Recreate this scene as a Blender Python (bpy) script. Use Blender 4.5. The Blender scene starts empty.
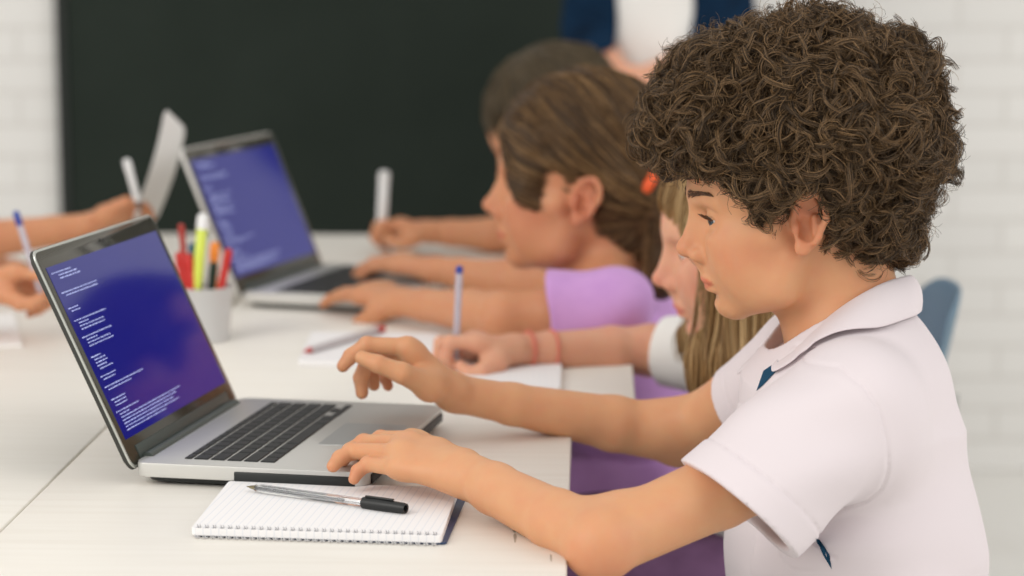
import bpy, bmesh, math, random
import numpy as np
from mathutils import Vector, Matrix
from mathutils.bvhtree import BVHTree

SC = bpy.context.scene
QV = 1.0   # scale of the body sampling
COL = SC.collection

# ------------------------------------------------------------------ camera, world, lights, exposure
F_PX, PITCH, CAM_Z = 2270.0, math.radians(8.36), 1.219
cam_d = bpy.data.cameras.new('camera')
cam = bpy.data.objects.new('camera', cam_d)
COL.objects.link(cam)
cam.location = (0, 0, CAM_Z)
cam.rotation_euler = (math.pi / 2 - PITCH, 0, 0)
cam_d.sensor_fit = 'HORIZONTAL'
cam_d.sensor_width = 36.0
cam_d.lens = 36.0 * F_PX / 1024.0
cam_d.clip_start = 0.05
cam_d.clip_end = 60
cam_d.dof.use_dof = True
cam_d.dof.focus_distance = 2.07
cam_d.dof.aperture_fstop = 3.4
SC.camera = cam

SC.view_settings.view_transform = 'Standard'
SC.view_settings.look = 'None'
SC.view_settings.gamma = 1.0
SC.view_settings.use_curve_mapping = False
SC.view_settings.exposure = 0.22

world = bpy.data.worlds.new('daylight')
SC.world = world
world.use_nodes = True
wn = world.node_tree.nodes
wn['Background'].inputs['Color'].default_value = (1.0, 0.985, 0.96, 1)
wn['Background'].inputs['Strength'].default_value = 0.66


def area_light(name, loc, target, size, size_y, power, color):
    d = bpy.data.lights.new(name, 'AREA')
    d.shape = 'RECTANGLE'
    d.size, d.size_y = size, size_y
    d.energy = power
    d.color = color
    o = bpy.data.objects.new(name, d)
    COL.objects.link(o)
    o.location = loc
    o.rotation_euler = (Vector(target) - Vector(loc)).to_track_quat('-Z', 'Y').to_euler()
    return o


# two large area lights added out of view for soft daylight, right and left
area_light('added_daylight', (3.2, 0.9, 2.5), (0.2, 2.3, 0.8), 2.6, 2.0, 40, (1.0, 0.98, 0.95))
area_light('added_daylight', (-2.6, 0.2, 2.6), (0.0, 2.6, 0.8), 2.4, 2.0, 62, (1.0, 0.97, 0.92))

CT, ST = math.cos(PITCH), math.sin(PITCH)


def at(px, py, Y):
    """The point at depth Y (metres from the camera along the room) seen at a measured photo position."""
    a, b = (px - 512) / F_PX, -(py - 288) / F_PX
    ry, rz = CT + b * ST, -ST + b * CT
    t = Y / ry
    return np.array([a * t, Y, CAM_Z + rz * t])


def on(px, py, z):
    """The point of a horizontal surface at height z seen at a measured photo position."""
    a, b = (px - 512) / F_PX, -(py - 288) / F_PX
    ry, rz = CT + b * ST, -ST + b * CT
    t = (z - CAM_Z) / rz
    return np.array([a * t, ry * t, z])


# ------------------------------------------------------------------ materials
def srgb(r, g, b):
    def f(c):
        c /= 255.0
        return c / 12.92 if c <= 0.04045 else ((c + 0.055) / 1.055) ** 2.4
    return (f(r), f(g), f(b), 1.0)


def mat(name, color, rough=0.5, spec=0.5, metal=0.0, noise=None, bump=None, trans=0.0, coat=0.0,
        emit=None, estr=1.0, sss=0.0, sheen=0.0, ior=1.45):
    m = bpy.data.materials.new(name)
    m.use_nodes = True
    nt = m.node_tree
    b = nt.nodes['Principled BSDF']
    b.inputs['Base Color'].default_value = color
    b.inputs['Roughness'].default_value = rough
    b.inputs['Specular IOR Level'].default_value = spec
    b.inputs['Metallic'].default_value = metal
    b.inputs['Transmission Weight'].default_value = trans
    b.inputs['Coat Weight'].default_value = coat
    b.inputs['IOR'].default_value = ior
    b.inputs['Sheen Weight'].default_value = sheen
    if sss:
        b.inputs['Subsurface Weight'].default_value = sss
        b.inputs['Subsurface Radius'].default_value = (1.0, 0.35, 0.18)
        b.inputs['Subsurface Scale'].default_value = 0.006
    if emit:
        b.inputs['Emission Color'].default_value = emit
        b.inputs['Emission Strength'].default_value = estr
    tc = nt.nodes.new('ShaderNodeTexCoord')
    if noise:  # (scale, second colour, contrast)
        sc, c2, lo, hi = noise
        n = nt.nodes.new('ShaderNodeTexNoise')
        n.inputs['Scale'].default_value = sc
        n.inputs['Detail'].default_value = 4
        r = nt.nodes.new('ShaderNodeMapRange')
        r.inputs['From Min'].default_value = lo
        r.inputs['From Max'].default_value = hi
        x = nt.nodes.new('ShaderNodeMix')
        x.data_type = 'RGBA'
        x.inputs['A'].default_value = color
        x.inputs['B'].default_value = c2
        nt.links.new(tc.outputs['Object'], n.inputs['Vector'])
        nt.links.new(n.outputs['Fac'], r.inputs['Value'])
        nt.links.new(r.outputs['Result'], x.inputs['Factor'])
        nt.links.new(x.outputs['Result'], b.inputs['Base Color'])
    if bump:  # (scale, strength, distance)
        n = nt.nodes.new('ShaderNodeTexNoise')
        n.inputs['Scale'].default_value = bump[0]
        n.inputs['Detail'].default_value = 3
        u = nt.nodes.new('ShaderNodeBump')
        u.inputs['Strength'].default_value = bump[1]
        u.inputs['Distance'].default_value = bump[2]
        nt.links.new(tc.outputs['Object'], n.inputs['Vector'])
        nt.links.new(n.outputs['Fac'], u.inputs['Height'])
        nt.links.new(u.outputs['Normal'], b.inputs['Normal'])
    return m


def skin_mat(name, color, red):
    m = mat(name, color, rough=0.5, spec=0.35, sss=0.35)
    nt = m.node_tree
    b = nt.nodes['Principled BSDF']
    tc = nt.nodes.new('ShaderNodeTexCoord')
    n = nt.nodes.new('ShaderNodeTexNoise')
    n.inputs['Scale'].default_value = 38
    n.inputs['Detail'].default_value = 5
    mr = nt.nodes.new('ShaderNodeMapRange')
    mr.inputs['From Min'].default_value = 0.35
    mr.inputs['From Max'].default_value = 0.75
    mr.inputs['To Max'].default_value = 0.22
    at_ = nt.nodes.new('ShaderNodeAttribute')
    at_.attribute_name = 'tint'
    ad = nt.nodes.new('ShaderNodeMath')
    ad.operation = 'ADD'
    ad.use_clamp = True
    x = nt.nodes.new('ShaderNodeMix')
    x.data_type = 'RGBA'
    x.inputs['A'].default_value = color
    x.inputs['B'].default_value = red
    nt.links.new(tc.outputs['Object'], n.inputs['Vector'])
    nt.links.new(n.outputs['Fac'], mr.inputs['Value'])
    nt.links.new(mr.outputs['Result'], ad.inputs[0])
    nt.links.new(at_.outputs['Fac'], ad.inputs[1])
    nt.links.new(ad.outputs['Value'], x.inputs['Factor'])
    nt.links.new(x.outputs['Result'], b.inputs['Base Color'])
    n2 = nt.nodes.new('ShaderNodeTexNoise')
    n2.inputs['Scale'].default_value = 420
    n2.inputs['Detail'].default_value = 2
    u = nt.nodes.new('ShaderNodeBump')
    u.inputs['Strength'].default_value = 0.12
    u.inputs['Distance'].default_value = 0.0006
    nt.links.new(tc.outputs['Object'], n2.inputs['Vector'])
    nt.links.new(n2.outputs['Fac'], u.inputs['Height'])
    nt.links.new(u.outputs['Normal'], b.inputs['Normal'])
    return m


# ------------------------------------------------------------------ object helpers
def tag(o, label=None, cat=None, group=None, kind=None):
    if label: o['label'] = label
    if cat: o['category'] = cat
    if group: o['group'] = group
    if kind: o['kind'] = kind
    return o


def empty(name, loc=(0, 0, 0), rz=0.0):
    o = bpy.data.objects.new(name, None)
    COL.objects.link(o)
    o.empty_display_size = 0.1
    o.location = loc
    o.rotation_euler = (0, 0, rz)
    return o


def link(name, me, m=None, parent=None, keep_world=True):
    """Link a mesh as one object; with keep_world its vertices are world coordinates under a moved parent."""
    o = bpy.data.objects.new(name, me)
    COL.objects.link(o)
    if m is not None:
        me.materials.append(m)
    if parent is not None:
        o.parent = parent
        if keep_world:
            p = parent
            M = Matrix.Identity(4)
            while p is not None:
                M = Matrix.LocRotScale(p.location, p.rotation_euler, p.scale) @ M
                p = p.parent
            Mi = M.inverted()
            me.transform(Mi)
    return o


def np_mesh(name, V, Fq, smooth=True):
    """Mesh from numpy vertices and same-length faces."""
    V = np.asarray(V, np.float32)
    Fq = np.asarray(Fq, np.int32)
    k = Fq.shape[1]
    me = bpy.data.meshes.new(name)
    me.vertices.add(len(V))
    me.vertices.foreach_set('co', V.ravel())
    me.loops.add(Fq.size)
    me.loops.foreach_set('vertex_index', Fq.ravel())
    me.polygons.add(len(Fq))
    me.polygons.foreach_set('loop_start', np.arange(0, Fq.size, k, dtype=np.int32))
    if smooth:
        me.polygons.foreach_set('use_smooth', np.ones(len(Fq), bool))
    me.update(calc_edges=True)
    return me


class MB:
    """A bmesh that collects shapes for one mesh object."""
    def __init__(self):
        self.bm = bmesh.new()

    def _add(self, fn, M):
        n0 = len(self.bm.verts)
        r = fn()
        vs = r['verts'] if 'verts' in r else list(self.bm.verts)[n0:]
        bmesh.ops.transform(self.bm, matrix=M, verts=vs)
        return vs

    def box(self, c, s, R=None, bevel=0.0, seg=2):
        M = Matrix.Translation(Vector(c)) @ (R.to_4x4() if R else Matrix.Identity(4)) @ Matrix.Diagonal((s[0], s[1], s[2], 1))
        r = bmesh.ops.create_cube(self.bm, size=1.0)
        vs = r['verts']
        bmesh.ops.transform(self.bm, matrix=M, verts=vs)
        if bevel:
            es = list({e for v in vs for e in v.link_edges})
            bmesh.ops.bevel(self.bm, geom=es, offset=bevel, segments=seg, profile=0.5, affect='EDGES', clamp_overlap=True)
        return self

    def prism(self, pts, z0, z1, bevel=0.0, seg=2):
        a = [self.bm.verts.new((p[0], p[1], z0)) for p in pts]
        b = [self.bm.verts.new((p[0], p[1], z1)) for p in pts]
        f1 = self.bm.faces.new(a[::-1])
        f2 = self.bm.faces.new(b)
        n = len(pts)
        for i in range(n):
            self.bm.faces.new((a[i], a[(i + 1) % n], b[(i + 1) % n], b[i]))
        if bevel:
            es = list(f1.edges) + list(f2.edges)
            bmesh.ops.bevel(self.bm, geom=es, offset=bevel, segments=seg, profile=0.5, affect='EDGES', clamp_overlap=True)
        return self

    def tube(self, pts, r, n=10, closed=False, cap=True, flat=1.0):
        pts = [Vector(p) for p in pts]
        rs = r if hasattr(r, '__len__') else [r] * len(pts)
        rings = []
        up = None
        for i, p in enumerate(pts):
            if closed:
                d = pts[(i + 1) % len(pts)] - pts[i - 1]
            else:
                d = pts[min(i + 1, len(pts) - 1)] - pts[max(i - 1, 0)]
            d.normalize()
            if up is None:
                up = Vector((0, 0, 1)) if abs(d.z) < 0.9 else Vector((1, 0, 0))
            u = (up - d * up.dot(d)).normalized()
            v = d.cross(u)
            up = u
            rings.append([self.bm.verts.new(p + (u * math.cos(2 * math.pi * j / n) + v * flat * math.sin(2 * math.pi * j / n)) * rs[i]) for j in range(n)])
        m = len(rings)
        for i in range(m if closed else m - 1):
            A, B = rings[i], rings[(i + 1) % m]
            for j in range(n):
                self.bm.faces.new((A[j], A[(j + 1) % n], B[(j + 1) % n], B[j]))
        if cap and not closed:
            self.bm.faces.new(rings[0][::-1])
            self.bm.faces.new(rings[-1])
        return self

    def build(self, name, m, parent=None, smooth=None, keep_world=False, loc=None):
        bmesh.ops.recalc_face_normals(self.bm, faces=self.bm.faces)
        me = bpy.data.meshes.new(name)
        self.bm.to_mesh(me)
        self.bm.free()
        if smooth is not None:
            me.polygons.foreach_set('use_smooth', np.ones(len(me.polygons), bool))
            if smooth < 180:
                me.set_sharp_from_angle(angle=math.radians(smooth))
        o = link(name, me, m, parent, keep_world)
        if loc is not None:
            o.location = loc
        return o


def rounded_rect(w, h, r, n=6, cx=0.0, cy=0.0):
    pts = []
    for k, (sx, sy) in enumerate(((1, 1), (-1, 1), (-1, -1), (1, -1))):
        for i in range(n + 1):
            a = math.pi / 2 * (k + i / n)
            pts.append((cx + sx * (w / 2 - r) + r * math.cos(a), cy + sy * (h / 2 - r) + r * math.sin(a)))
    return pts


def rounded_poly(P, r, n=5):
    """Round the corners of a polygon."""
    out = []
    m = len(P)
    for i in range(m):
        p, a, b = Vector(P[i]), Vector(P[i - 1]), Vector(P[(i + 1) % m])
        d1, d2 = (a - p).normalized(), (b - p).normalized()
        q1, q2 = p + d1 * r, p + d2 * r
        for k in range(n + 1):
            t = k / n
            out.append(tuple(q1 * (1 - t) ** 2 + p * 2 * t * (1 - t) + q2 * t * t))
    return out


# ------------------------------------------------------------------ implicit surfaces
V3 = lambda *a: np.array(a, float)


def unit(v):
    v = np.asarray(v, float)
    return v / np.linalg.norm(v)


class SDF:
    """Smoothly blended body shapes, meshed as ONE continuous surface."""
    def __init__(self):
        self.pr = []
        self.disp = None

    def cone(self, a, b, ra, rb, k=0.01, op='u', flat=None):
        a, b = np.asarray(a, float), np.asarray(b, float)
        R = np.linalg.norm(b - a) / 2 + max(ra, rb) * (flat[1] if flat else 1)
        self.pr.append(('c', op, k, (a + b) / 2, R, (a, b, ra, rb, flat)))
        return self

    def chain(self, pts, rs, k=0.01, op='u', flat=None):
        for i in range(len(pts) - 1):
            self.cone(pts[i], pts[i + 1], rs[i], rs[i + 1], k, op, flat)
        return self

    def ell(self, c, r, R=None, k=0.01, op='u'):
        c, r = np.asarray(c, float), np.asarray(r, float)
        self.pr.append(('e', op, k, c, r.max(), (c, r, np.eye(3) if R is None else np.asarray(R, float))))
        return self

    def plane(self, c, n, k=0.002):
        self.pr.append(('p', 'i', k, np.asarray(c, float), 1e9, (np.asarray(c, float), unit(n))))
        return self

    def fn(self, f, c, R, k=0.01, op='u'):
        self.pr.append(('f', op, k, np.asarray(c, float), R, (f,)))
        return self

    def one(self, P, pr):
        t, op, k, c, R, a = pr
        if t == 'c':
            A, B, ra, rb, flat = a
            if flat is not None:
                n, s = flat
                Q = P + np.outer((P - A) @ n * (1 / s - 1), n)
                B = B + n * ((B - A) @ n * (1 / s - 1))
            else:
                Q = P
            pa, ba = Q - A, B - A
            l2 = max(ba @ ba, 1e-12)
            h = np.clip(pa @ ba / l2, 0, 1)
            q = pa - h[:, None] * ba
            return np.sqrt((q * q).sum(1)) - (ra + (rb - ra) * h)
        if t == 'e':
            C, r, M = a
            q = (P - C) @ M.T
            k0 = np.sqrt(((q / r) ** 2).sum(1))
            k1 = np.sqrt(((q / (r * r)) ** 2).sum(1)) + 1e-9
            return np.where(k0 < 1e-6, -r.min(), k0 * (k0 - 1) / k1)
        if t == 'p':
            C, n = a
            return (P - C) @ n
        return a[0](P)

    def eval(self, P, prims=None):
        d = np.full(len(P), 1e3)
        for pr in (self.pr if prims is None else prims):
            e = self.one(P, pr)
            op, k = pr[1], pr[2]
            if op == 'u':
                h = np.maximum(k - np.abs(d - e), 0) / k
                d = np.minimum(d, e) - h * h * k * 0.25
            elif op == 's':
                e = -e
                h = np.maximum(k - np.abs(d - e), 0) / k
                d = np.maximum(d, e) + h * h * k * 0.25
            else:
                h = np.maximum(k - np.abs(d - e), 0) / k
                d = np.maximum(d, e) + h * h * k * 0.25
        if self.disp is not None:
            d = d + self.disp(P)
        return d

    def grad(self, P, prims=None, e=4e-4):
        g = np.empty_like(P)
        for i in range(3):
            o = np.zeros(3)
            o[i] = e
            g[:, i] = (self.eval(P + o, prims) - self.eval(P - o, prims)) / (2 * e)
        return g

    def mesh(self, name, h, B=14, project=2):
        h = h * QV
        us = [p for p in self.pr if p[1] == 'u']
        lo = np.min([p[3] - p[4] for p in us], 0) - 4 * h
        hi = np.max([p[3] + p[4] for p in us], 0) + 4 * h
        bs = B * h
        nb = np.ceil((hi - lo) / bs).astype(int) + 1
        I = np.stack(np.meshgrid(*[np.arange(n) for n in nb], indexing='ij'), -1).reshape(-1, 3)
        C = lo + (I + 0.5) * bs
        near = np.zeros(len(C), bool)
        for p in us:
            near |= ((C - p[3]) ** 2).sum(1) < (p[4] + bs * 1.5) ** 2
        I, C = I[near], C[near]
        dc = np.concatenate([self.eval(C[i:i + 20000]) for i in range(0, len(C), 20000)])
        keep = np.abs(dc) < bs * 1.8
        I, C = I[keep], C[keep]
        ax = np.arange(B + 1)
        loc = np.stack(np.meshgrid(ax, ax, ax, indexing='ij'), -1).reshape(-1, 3)
        NX = (nb + 2) * B
        key = lambda c: ((c[:, 0] + 1) * NX[1] + c[:, 1] + 1) * NX[2] + c[:, 2] + 1
        cells, verts, quads = [], [], []
        corner = [(a, b, c) for a in (0, 1) for b in (0, 1) for c in (0, 1)]
        edges = [(i, j) for i in range(8) for j in range(i + 1, 8) if sum(abs(np.subtract(corner[i], corner[j]))) == 1]
        allp = [p for p in self.pr]
        use = np.zeros((len(allp), len(I)), bool)
        for pi, p in enumerate(allp):
            if p[0] == 'p':
                use[pi] = True
                continue
            m = ((C - p[3]) ** 2).sum(1) < (p[4] + bs * 0.87 + 2.2 * p[2] + 4 * h) ** 2
            if m.any():
                use[pi, m] = self.one(C[m], p) < bs * (1.7 if p[0] != 'c' else 1.3) + 2.2 * p[2] + 4 * h
        for bi in range(len(I)):
            base = I[bi] * B
            pr = [p for pi, p in enumerate(allp) if use[pi, bi]]
            if not pr:
                continue
            P = lo + (loc + base) * h
            D = self.eval(P, pr).reshape(B + 1, B + 1, B + 1)
            S = D < 0
            if S.all() or not S.any():
                continue
            cs = [S[a:B + a, b:B + b, c:B + c] for a, b, c in corner]
            cnt = sum(x.astype(np.int8) for x in cs)
            act = np.argwhere((cnt > 0) & (cnt < 8))
            if len(act):
                dv = np.stack([D[act[:, 0] + a, act[:, 1] + b, act[:, 2] + c] for a, b, c in corner], 1)
                acc = np.zeros((len(act), 3))
                num = np.zeros(len(act))
                for i, j in edges:
                    m = (dv[:, i] < 0) != (dv[:, j] < 0)
                    t = np.where(m, dv[:, i] / np.where(m, dv[:, i] - dv[:, j], 1), 0)
                    pt = np.array(corner[i])[None] * (1 - t)[:, None] + np.array(corner[j])[None] * t[:, None]
                    acc += pt * m[:, None]
                    num += m
                X = lo + (act + base + acc / num[:, None]) * h
                for _ in range(project):
                    g = self.grad(X, pr)
                    gn = np.maximum((g * g).sum(1), 0.05)
                    s = np.clip(self.eval(X, pr) / gn, -h, h)
                    X = X - g * s[:, None]
                cells.append(key(act + base))
                verts.append(X)
            for axn in range(3):
                A = S[:B, :B, :B]
                sh = [slice(0, B)] * 3
                sh[axn] = slice(1, B + 1)
                Bn = S[tuple(sh)]
                e = np.argwhere(A != Bn)
                if not len(e):
                    continue
                flip = A[e[:, 0], e[:, 1], e[:, 2]]
                g = e + base
                u, v = [(1, 2), (2, 0), (0, 1)][axn]
                ou, ov = np.zeros(3, int), np.zeros(3, int)
                ou[u] = 1
                ov[v] = 1
                q = np.stack([key(g - ou - ov), key(g - ov), key(g), key(g - ou)], 1)
                q[~flip] = q[~flip][:, ::-1]
                quads.append(q)
        K = np.concatenate(cells)
        X = np.concatenate(verts)
        Q = np.concatenate(quads)
        o = np.argsort(K)
        K, X = K[o], X[o]
        idx = np.searchsorted(K, Q)
        idx = np.clip(idx, 0, len(K) - 1)
        ok = (K[idx] == Q).all(1)
        return np_mesh(name, X, idx[ok])


def verts_of(me):
    a = np.empty(len(me.vertices) * 3, np.float32)
    me.vertices.foreach_get('co', a)
    return a.reshape(-1, 3).astype(float)


def set_tint(me, val):
    at_ = me.attributes.new('tint', 'FLOAT', 'POINT')
    at_.data.foreach_set('value', np.asarray(val, np.float32))


def strands(name, paths, r0, r1):
    """Hair: many thin three-sided tubes in one mesh. paths is (N, K, 3)."""
    N, K, _ = paths.shape
    T = np.gradient(paths, axis=1)
    T /= np.linalg.norm(T, axis=2, keepdims=True) + 1e-9
    ref = np.random.default_rng(3).normal(size=(N, 1, 3))
    U = np.cross(T, ref)
    U /= np.linalg.norm(U, axis=2, keepdims=True) + 1e-9
    W = np.cross(T, U)
    rad = np.linspace(1, 0, K)[None, :, None] ** 0.7 * (r0 - r1) + r1
    rad = rad * np.ones((N, 1, 1)) if not hasattr(rad, 'shape') else rad
    rings = [paths + rad * (math.cos(a) * U + math.sin(a) * W) for a in (0, 2.0944, 4.18879)]
    V = np.stack(rings, 2).reshape(-1, 3)
    b = (np.arange(N)[:, None, None] * K + np.arange(K - 1)[None, :, None]) * 3
    j = np.arange(3)[None, None, :]
    jn = (j + 1) % 3
    Fq = np.stack([b + j, b + jn, b + 3 + jn, b + 3 + j], -1).reshape(-1, 4)
    return np_mesh(name, V, Fq)


def wobble(seed, n, fmin, fmax):
    """Sum of random sine waves: a cheap smooth noise on points."""
    r = np.random.default_rng(seed)
    d = r.normal(size=(n, 3))
    d /= np.linalg.norm(d, axis=1, keepdims=True)
    fr = r.uniform(fmin, fmax, n)
    ph = r.uniform(0, 6.28, n)

    def f(P):
        return np.sin((P @ d.T) * fr + ph).sum(1) / math.sqrt(n)
    return f
# ------------------------------------------------------------------ the room
def brick_mat():
    m = mat('white_painted_brick', srgb(232, 230, 226), rough=0.6, spec=0.3)
    nt = m.node_tree
    b = nt.nodes['Principled BSDF']
    tc = nt.nodes.new('ShaderNodeTexCoord')
    sp = nt.nodes.new('ShaderNodeSeparateXYZ')
    cb = nt.nodes.new('ShaderNodeCombineXYZ')
    nt.links.new(tc.outputs['Object'], sp.inputs[0])
    nt.links.new(sp.outputs['X'], cb.inputs['X'])
    nt.links.new(sp.outputs['Z'], cb.inputs['Y'])
    br = nt.nodes.new('ShaderNodeTexBrick')
    br.inputs['Color1'].default_value = srgb(236, 234, 230)
    br.inputs['Color2'].default_value = srgb(231, 229, 225)
    br.inputs['Mortar'].default_value = srgb(222, 219, 214)
    br.inputs['Scale'].default_value = 1.0
    br.inputs['Brick Width'].default_value = 0.23
    br.inputs['Row Height'].default_value = 0.075
    br.inputs['Mortar Size'].default_value = 0.006
    br.inputs['Mortar Smooth'].default_value = 0.4
    nt.links.new(cb.outputs[0], br.inputs['Vector'])
    nt.links.new(br.outputs['Color'], b.inputs['Base Color'])
    u = nt.nodes.new('ShaderNodeBump')
    u.invert = True
    u.inputs['Strength'].default_value = 0.4
    u.inputs['Distance'].default_value = 0.005
    nt.links.new(br.outputs['Fac'], u.inputs['Height'])
    nt.links.new(u.outputs['Normal'], b.inputs['Normal'])
    return m


def wood_white_mat(name, c1, c2):
    """White-washed timber: grain stretched along the desk."""
    m = mat(name, c1, rough=0.45, spec=0.4)
    nt = m.node_tree
    b = nt.nodes['Principled BSDF']
    tc = nt.nodes.new('ShaderNodeTexCoord')
    mp = nt.nodes.new('ShaderNodeMapping')
    mp.inputs['Scale'].default_value = (2.2, 38.0, 20.0)
    n = nt.nodes.new('ShaderNodeTexNoise')
    n.inputs['Scale'].default_value = 2.0
    n.inputs['Detail'].default_value = 6
    n.inputs['Distortion'].default_value = 0.6
    r = nt.nodes.new('ShaderNodeMapRange')
    r.inputs['From Min'].default_value = 0.42
    r.inputs['From Max'].default_value = 0.72
    x = nt.nodes.new('ShaderNodeMix')
    x.data_type = 'RGBA'
    x.inputs['A'].default_value = c1
    x.inputs['B'].default_value = c2
    n2 = nt.nodes.new('ShaderNodeTexNoise')
    n2.inputs['Scale'].default_value = 7.0
    n2.inputs['Detail'].default_value = 3
    r2 = nt.nodes.new('ShaderNodeMapRange')
    r2.inputs['From Min'].default_value = 0.45
    r2.inputs['From Max'].default_value = 0.75
    r2.inputs['To Max'].default_value = 0.6
    ad = nt.nodes.new('ShaderNodeMath')
    ad.operation = 'MAXIMUM'
    nt.links.new(tc.outputs['Object'], mp.inputs['Vector'])
    nt.links.new(mp.outputs['Vector'], n.inputs['Vector'])
    nt.links.new(tc.outputs['Object'], n2.inputs['Vector'])
    nt.links.new(n.outputs['Fac'], r.inputs['Value'])
    nt.links.new(n2.outputs['Fac'], r2.inputs['Value'])
    nt.links.new(r.outputs['Result'], ad.inputs[0])
    nt.links.new(r2.outputs['Result'], ad.inputs[1])
    nt.links.new(ad.outputs['Value'], x.inputs['Factor'])
    nt.links.new(x.outputs['Result'], b.inputs['Base Color'])
    u = nt.nodes.new('ShaderNodeBump')
    u.inputs['Strength'].default_value = 0.15
    u.inputs['Distance'].default_value = 0.001
    nt.links.new(n.outputs['Fac'], u.inputs['Height'])
    nt.links.new(u.outputs['Normal'], b.inputs['Normal'])
    return m


M_BRICK = brick_mat()
M_FLOOR = mat('pale_floor', srgb(234, 232, 227), rough=0.35, spec=0.4, noise=(3.0, srgb(224, 221, 215), 0.4, 0.7))
M_DESK = wood_white_mat('whitewashed_wood', srgb(236, 232, 224), srgb(231, 226, 217))
M_STEEL = mat('light_steel', srgb(190, 190, 188), rough=0.35, metal=0.8)
M_BLACK = mat('black_plastic', srgb(30, 31, 31), rough=0.45)
M_BOARD = mat('chalkboard_slate', srgb(36, 44, 38), rough=0.75, spec=0.2, noise=(4.0, srgb(41, 49, 43), 0.4, 0.75))
M_BFRAME = mat('board_frame_black', srgb(34, 38, 35), rough=0.6)
M_DARKWEAR = mat('dark_scuff', srgb(160, 150, 136), rough=0.8)

YW = 5.3
tag(MB().box((0.6, YW + 0.06, 1.6), (9.2, 0.12, 3.2)).build('wall_back', M_BRICK), kind='structure')
tag(MB().box((0.6, 2.1, -0.03), (9.2, 6.6, 0.06)).build('floor', M_FLOOR), kind='structure')
tag(MB().box((0.6, YW - 0.008, 0.02), (9.2, 0.016, 0.04), bevel=0.004).build('baseboard_back', mat('white_skirting', srgb(236, 234, 230), rough=0.5)), kind='structure')

# the chalkboard on the back wall
bx0, bx1, bz0, bz1 = -1.055, 0.20, 0.46, 1.72
board = empty('chalkboard', ((bx0 + bx1) / 2, YW - 0.002, bz0))
tag(board, 'large dark green-black chalkboard on the white brick back wall', 'chalkboard')
w, h = bx1 - bx0, bz1 - bz0
MB().box((0, -0.012, h / 2), (w - 0.02, 0.02, h - 0.02)).build('writing_surface', M_BOARD, board)
fr = MB()
for z in (0.012, h - 0.012):
    fr.box((0, -0.016, z), (w, 0.03, 0.024), bevel=0.003)
for x in (-w / 2 + 0.012, w / 2 - 0.012):
    fr.box((x, -0.016, h / 2), (0.024, 0.03, h - 0.048), bevel=0.003)
fr.build('frame', M_BFRAME, board)

TZ = 0.72


def desk(x0, x1, y0, y1, rz, pivot, label):
    """A school desk; local x/y are laid out about a pivot corner on the floor."""
    o = empty('school_desk', (pivot[0], pivot[1], 0), rz)
    tag(o, label, 'desk', 'white-topped desks pushed together')
    MB().box(((x0 + x1) / 2, (y0 + y1) / 2, TZ - 0.011), (x1 - x0, y1 - y0, 0.022), bevel=0.0025, seg=2).build('desktop', M_DESK, o, smooth=40)
    f = MB()
    for x in (x0 + 0.05, x1 - 0.12):
        f.box((x, (y0 + y1) / 2, TZ - 0.040), (0.03, y1 - y0 - 0.13, 0.036), bevel=0.003)
    for y in (y0 + 0.065, y1 - 0.065):
        f.box(((x0 + x1) / 2 - 0.035, y, TZ - 0.040), (x1 - x0 - 0.14, 0.03, 0.036), bevel=0.003)
    f.build('under_frame', M_STEEL, o)
    for x in (x0 + 0.05, x1 - 0.12):
        for y in (y0 + 0.065, y1 - 0.065):
            l = MB().tube([(x, y, 0.012), (x, y, TZ - 0.066)], 0.015, n=12).build('leg', M_STEEL, o, smooth=50)
            MB().tube([(x, y, 0.0), (x, y, 0.03)], 0.018, n=12).build('foot_cap', M_BLACK, l, smooth=50)
    return o


RZ1 = math.radians(-1.9)
PIV = (0.066, 2.45)
d1 = desk(-0.496, 0.0, -1.24, 0.0, RZ1, PIV, 'white-washed desk under the front laptop and the spiral notebook')
for k, (u_, v_, w_, l_) in enumerate(((515, 538, 0.0012, 0.016), (551, 558, 0.0007, 0.012), (514.5, 531, 0.0016, 0.006))):
    q_ = on(u_, v_, TZ)
    sm = MB()
    sm.prism([(q_[0] + w_ * math.cos(a_) * (1 + 0.3 * math.sin(3 * a_)), q_[1] + l_ * math.sin(a_)) for a_ in np.linspace(0, 2 * math.pi, 14, endpoint=False)], TZ - 0.0004, TZ + 0.0002)
    so = sm.build('scuff_mark', M_DARKWEAR)
    so.data.transform((Matrix.Translation((PIV[0], PIV[1], 0)) @ Matrix.Rotation(RZ1, 4, 'Z')).inverted())
    so.parent = d1
desk(-1.064, -0.498, -1.24, 1.6, RZ1, PIV, 'long white-washed desk on the left, at which the two children on the left sit')
desk(-0.566, 0.0, 0.0, 1.59, math.radians(-2.2), (0.137, 2.453), 'white-washed desk at which both girls sit, with the rear laptop')
# ------------------------------------------------------------------ laptops
M_ALU = mat('brushed_aluminium', srgb(205, 204, 200), rough=0.38, metal=0.55, spec=0.5)
M_ALU_D = mat('trackpad_aluminium', srgb(186, 187, 186), rough=0.3, metal=0.55)
M_KEY = mat('black_key', srgb(27, 29, 29), rough=0.5, noise=(60, srgb(34, 36, 36), 0.4, 0.7))
M_CASE = mat('dark_case', srgb(30, 33, 32), rough=0.5)
M_BEZEL = mat('glossy_black_bezel', srgb(62, 60, 50), rough=0.12, spec=0.5)
M_HINGE = mat('hinge_cover', srgb(66, 74, 70), rough=0.45)
M_TEXT = mat('screen_text_glow', srgb(150, 158, 200), rough=0.3, emit=srgb(186, 195, 236), estr=0.5)
M_RUBBER = mat('rubber_gasket', srgb(38, 38, 36), rough=0.6)


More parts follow.
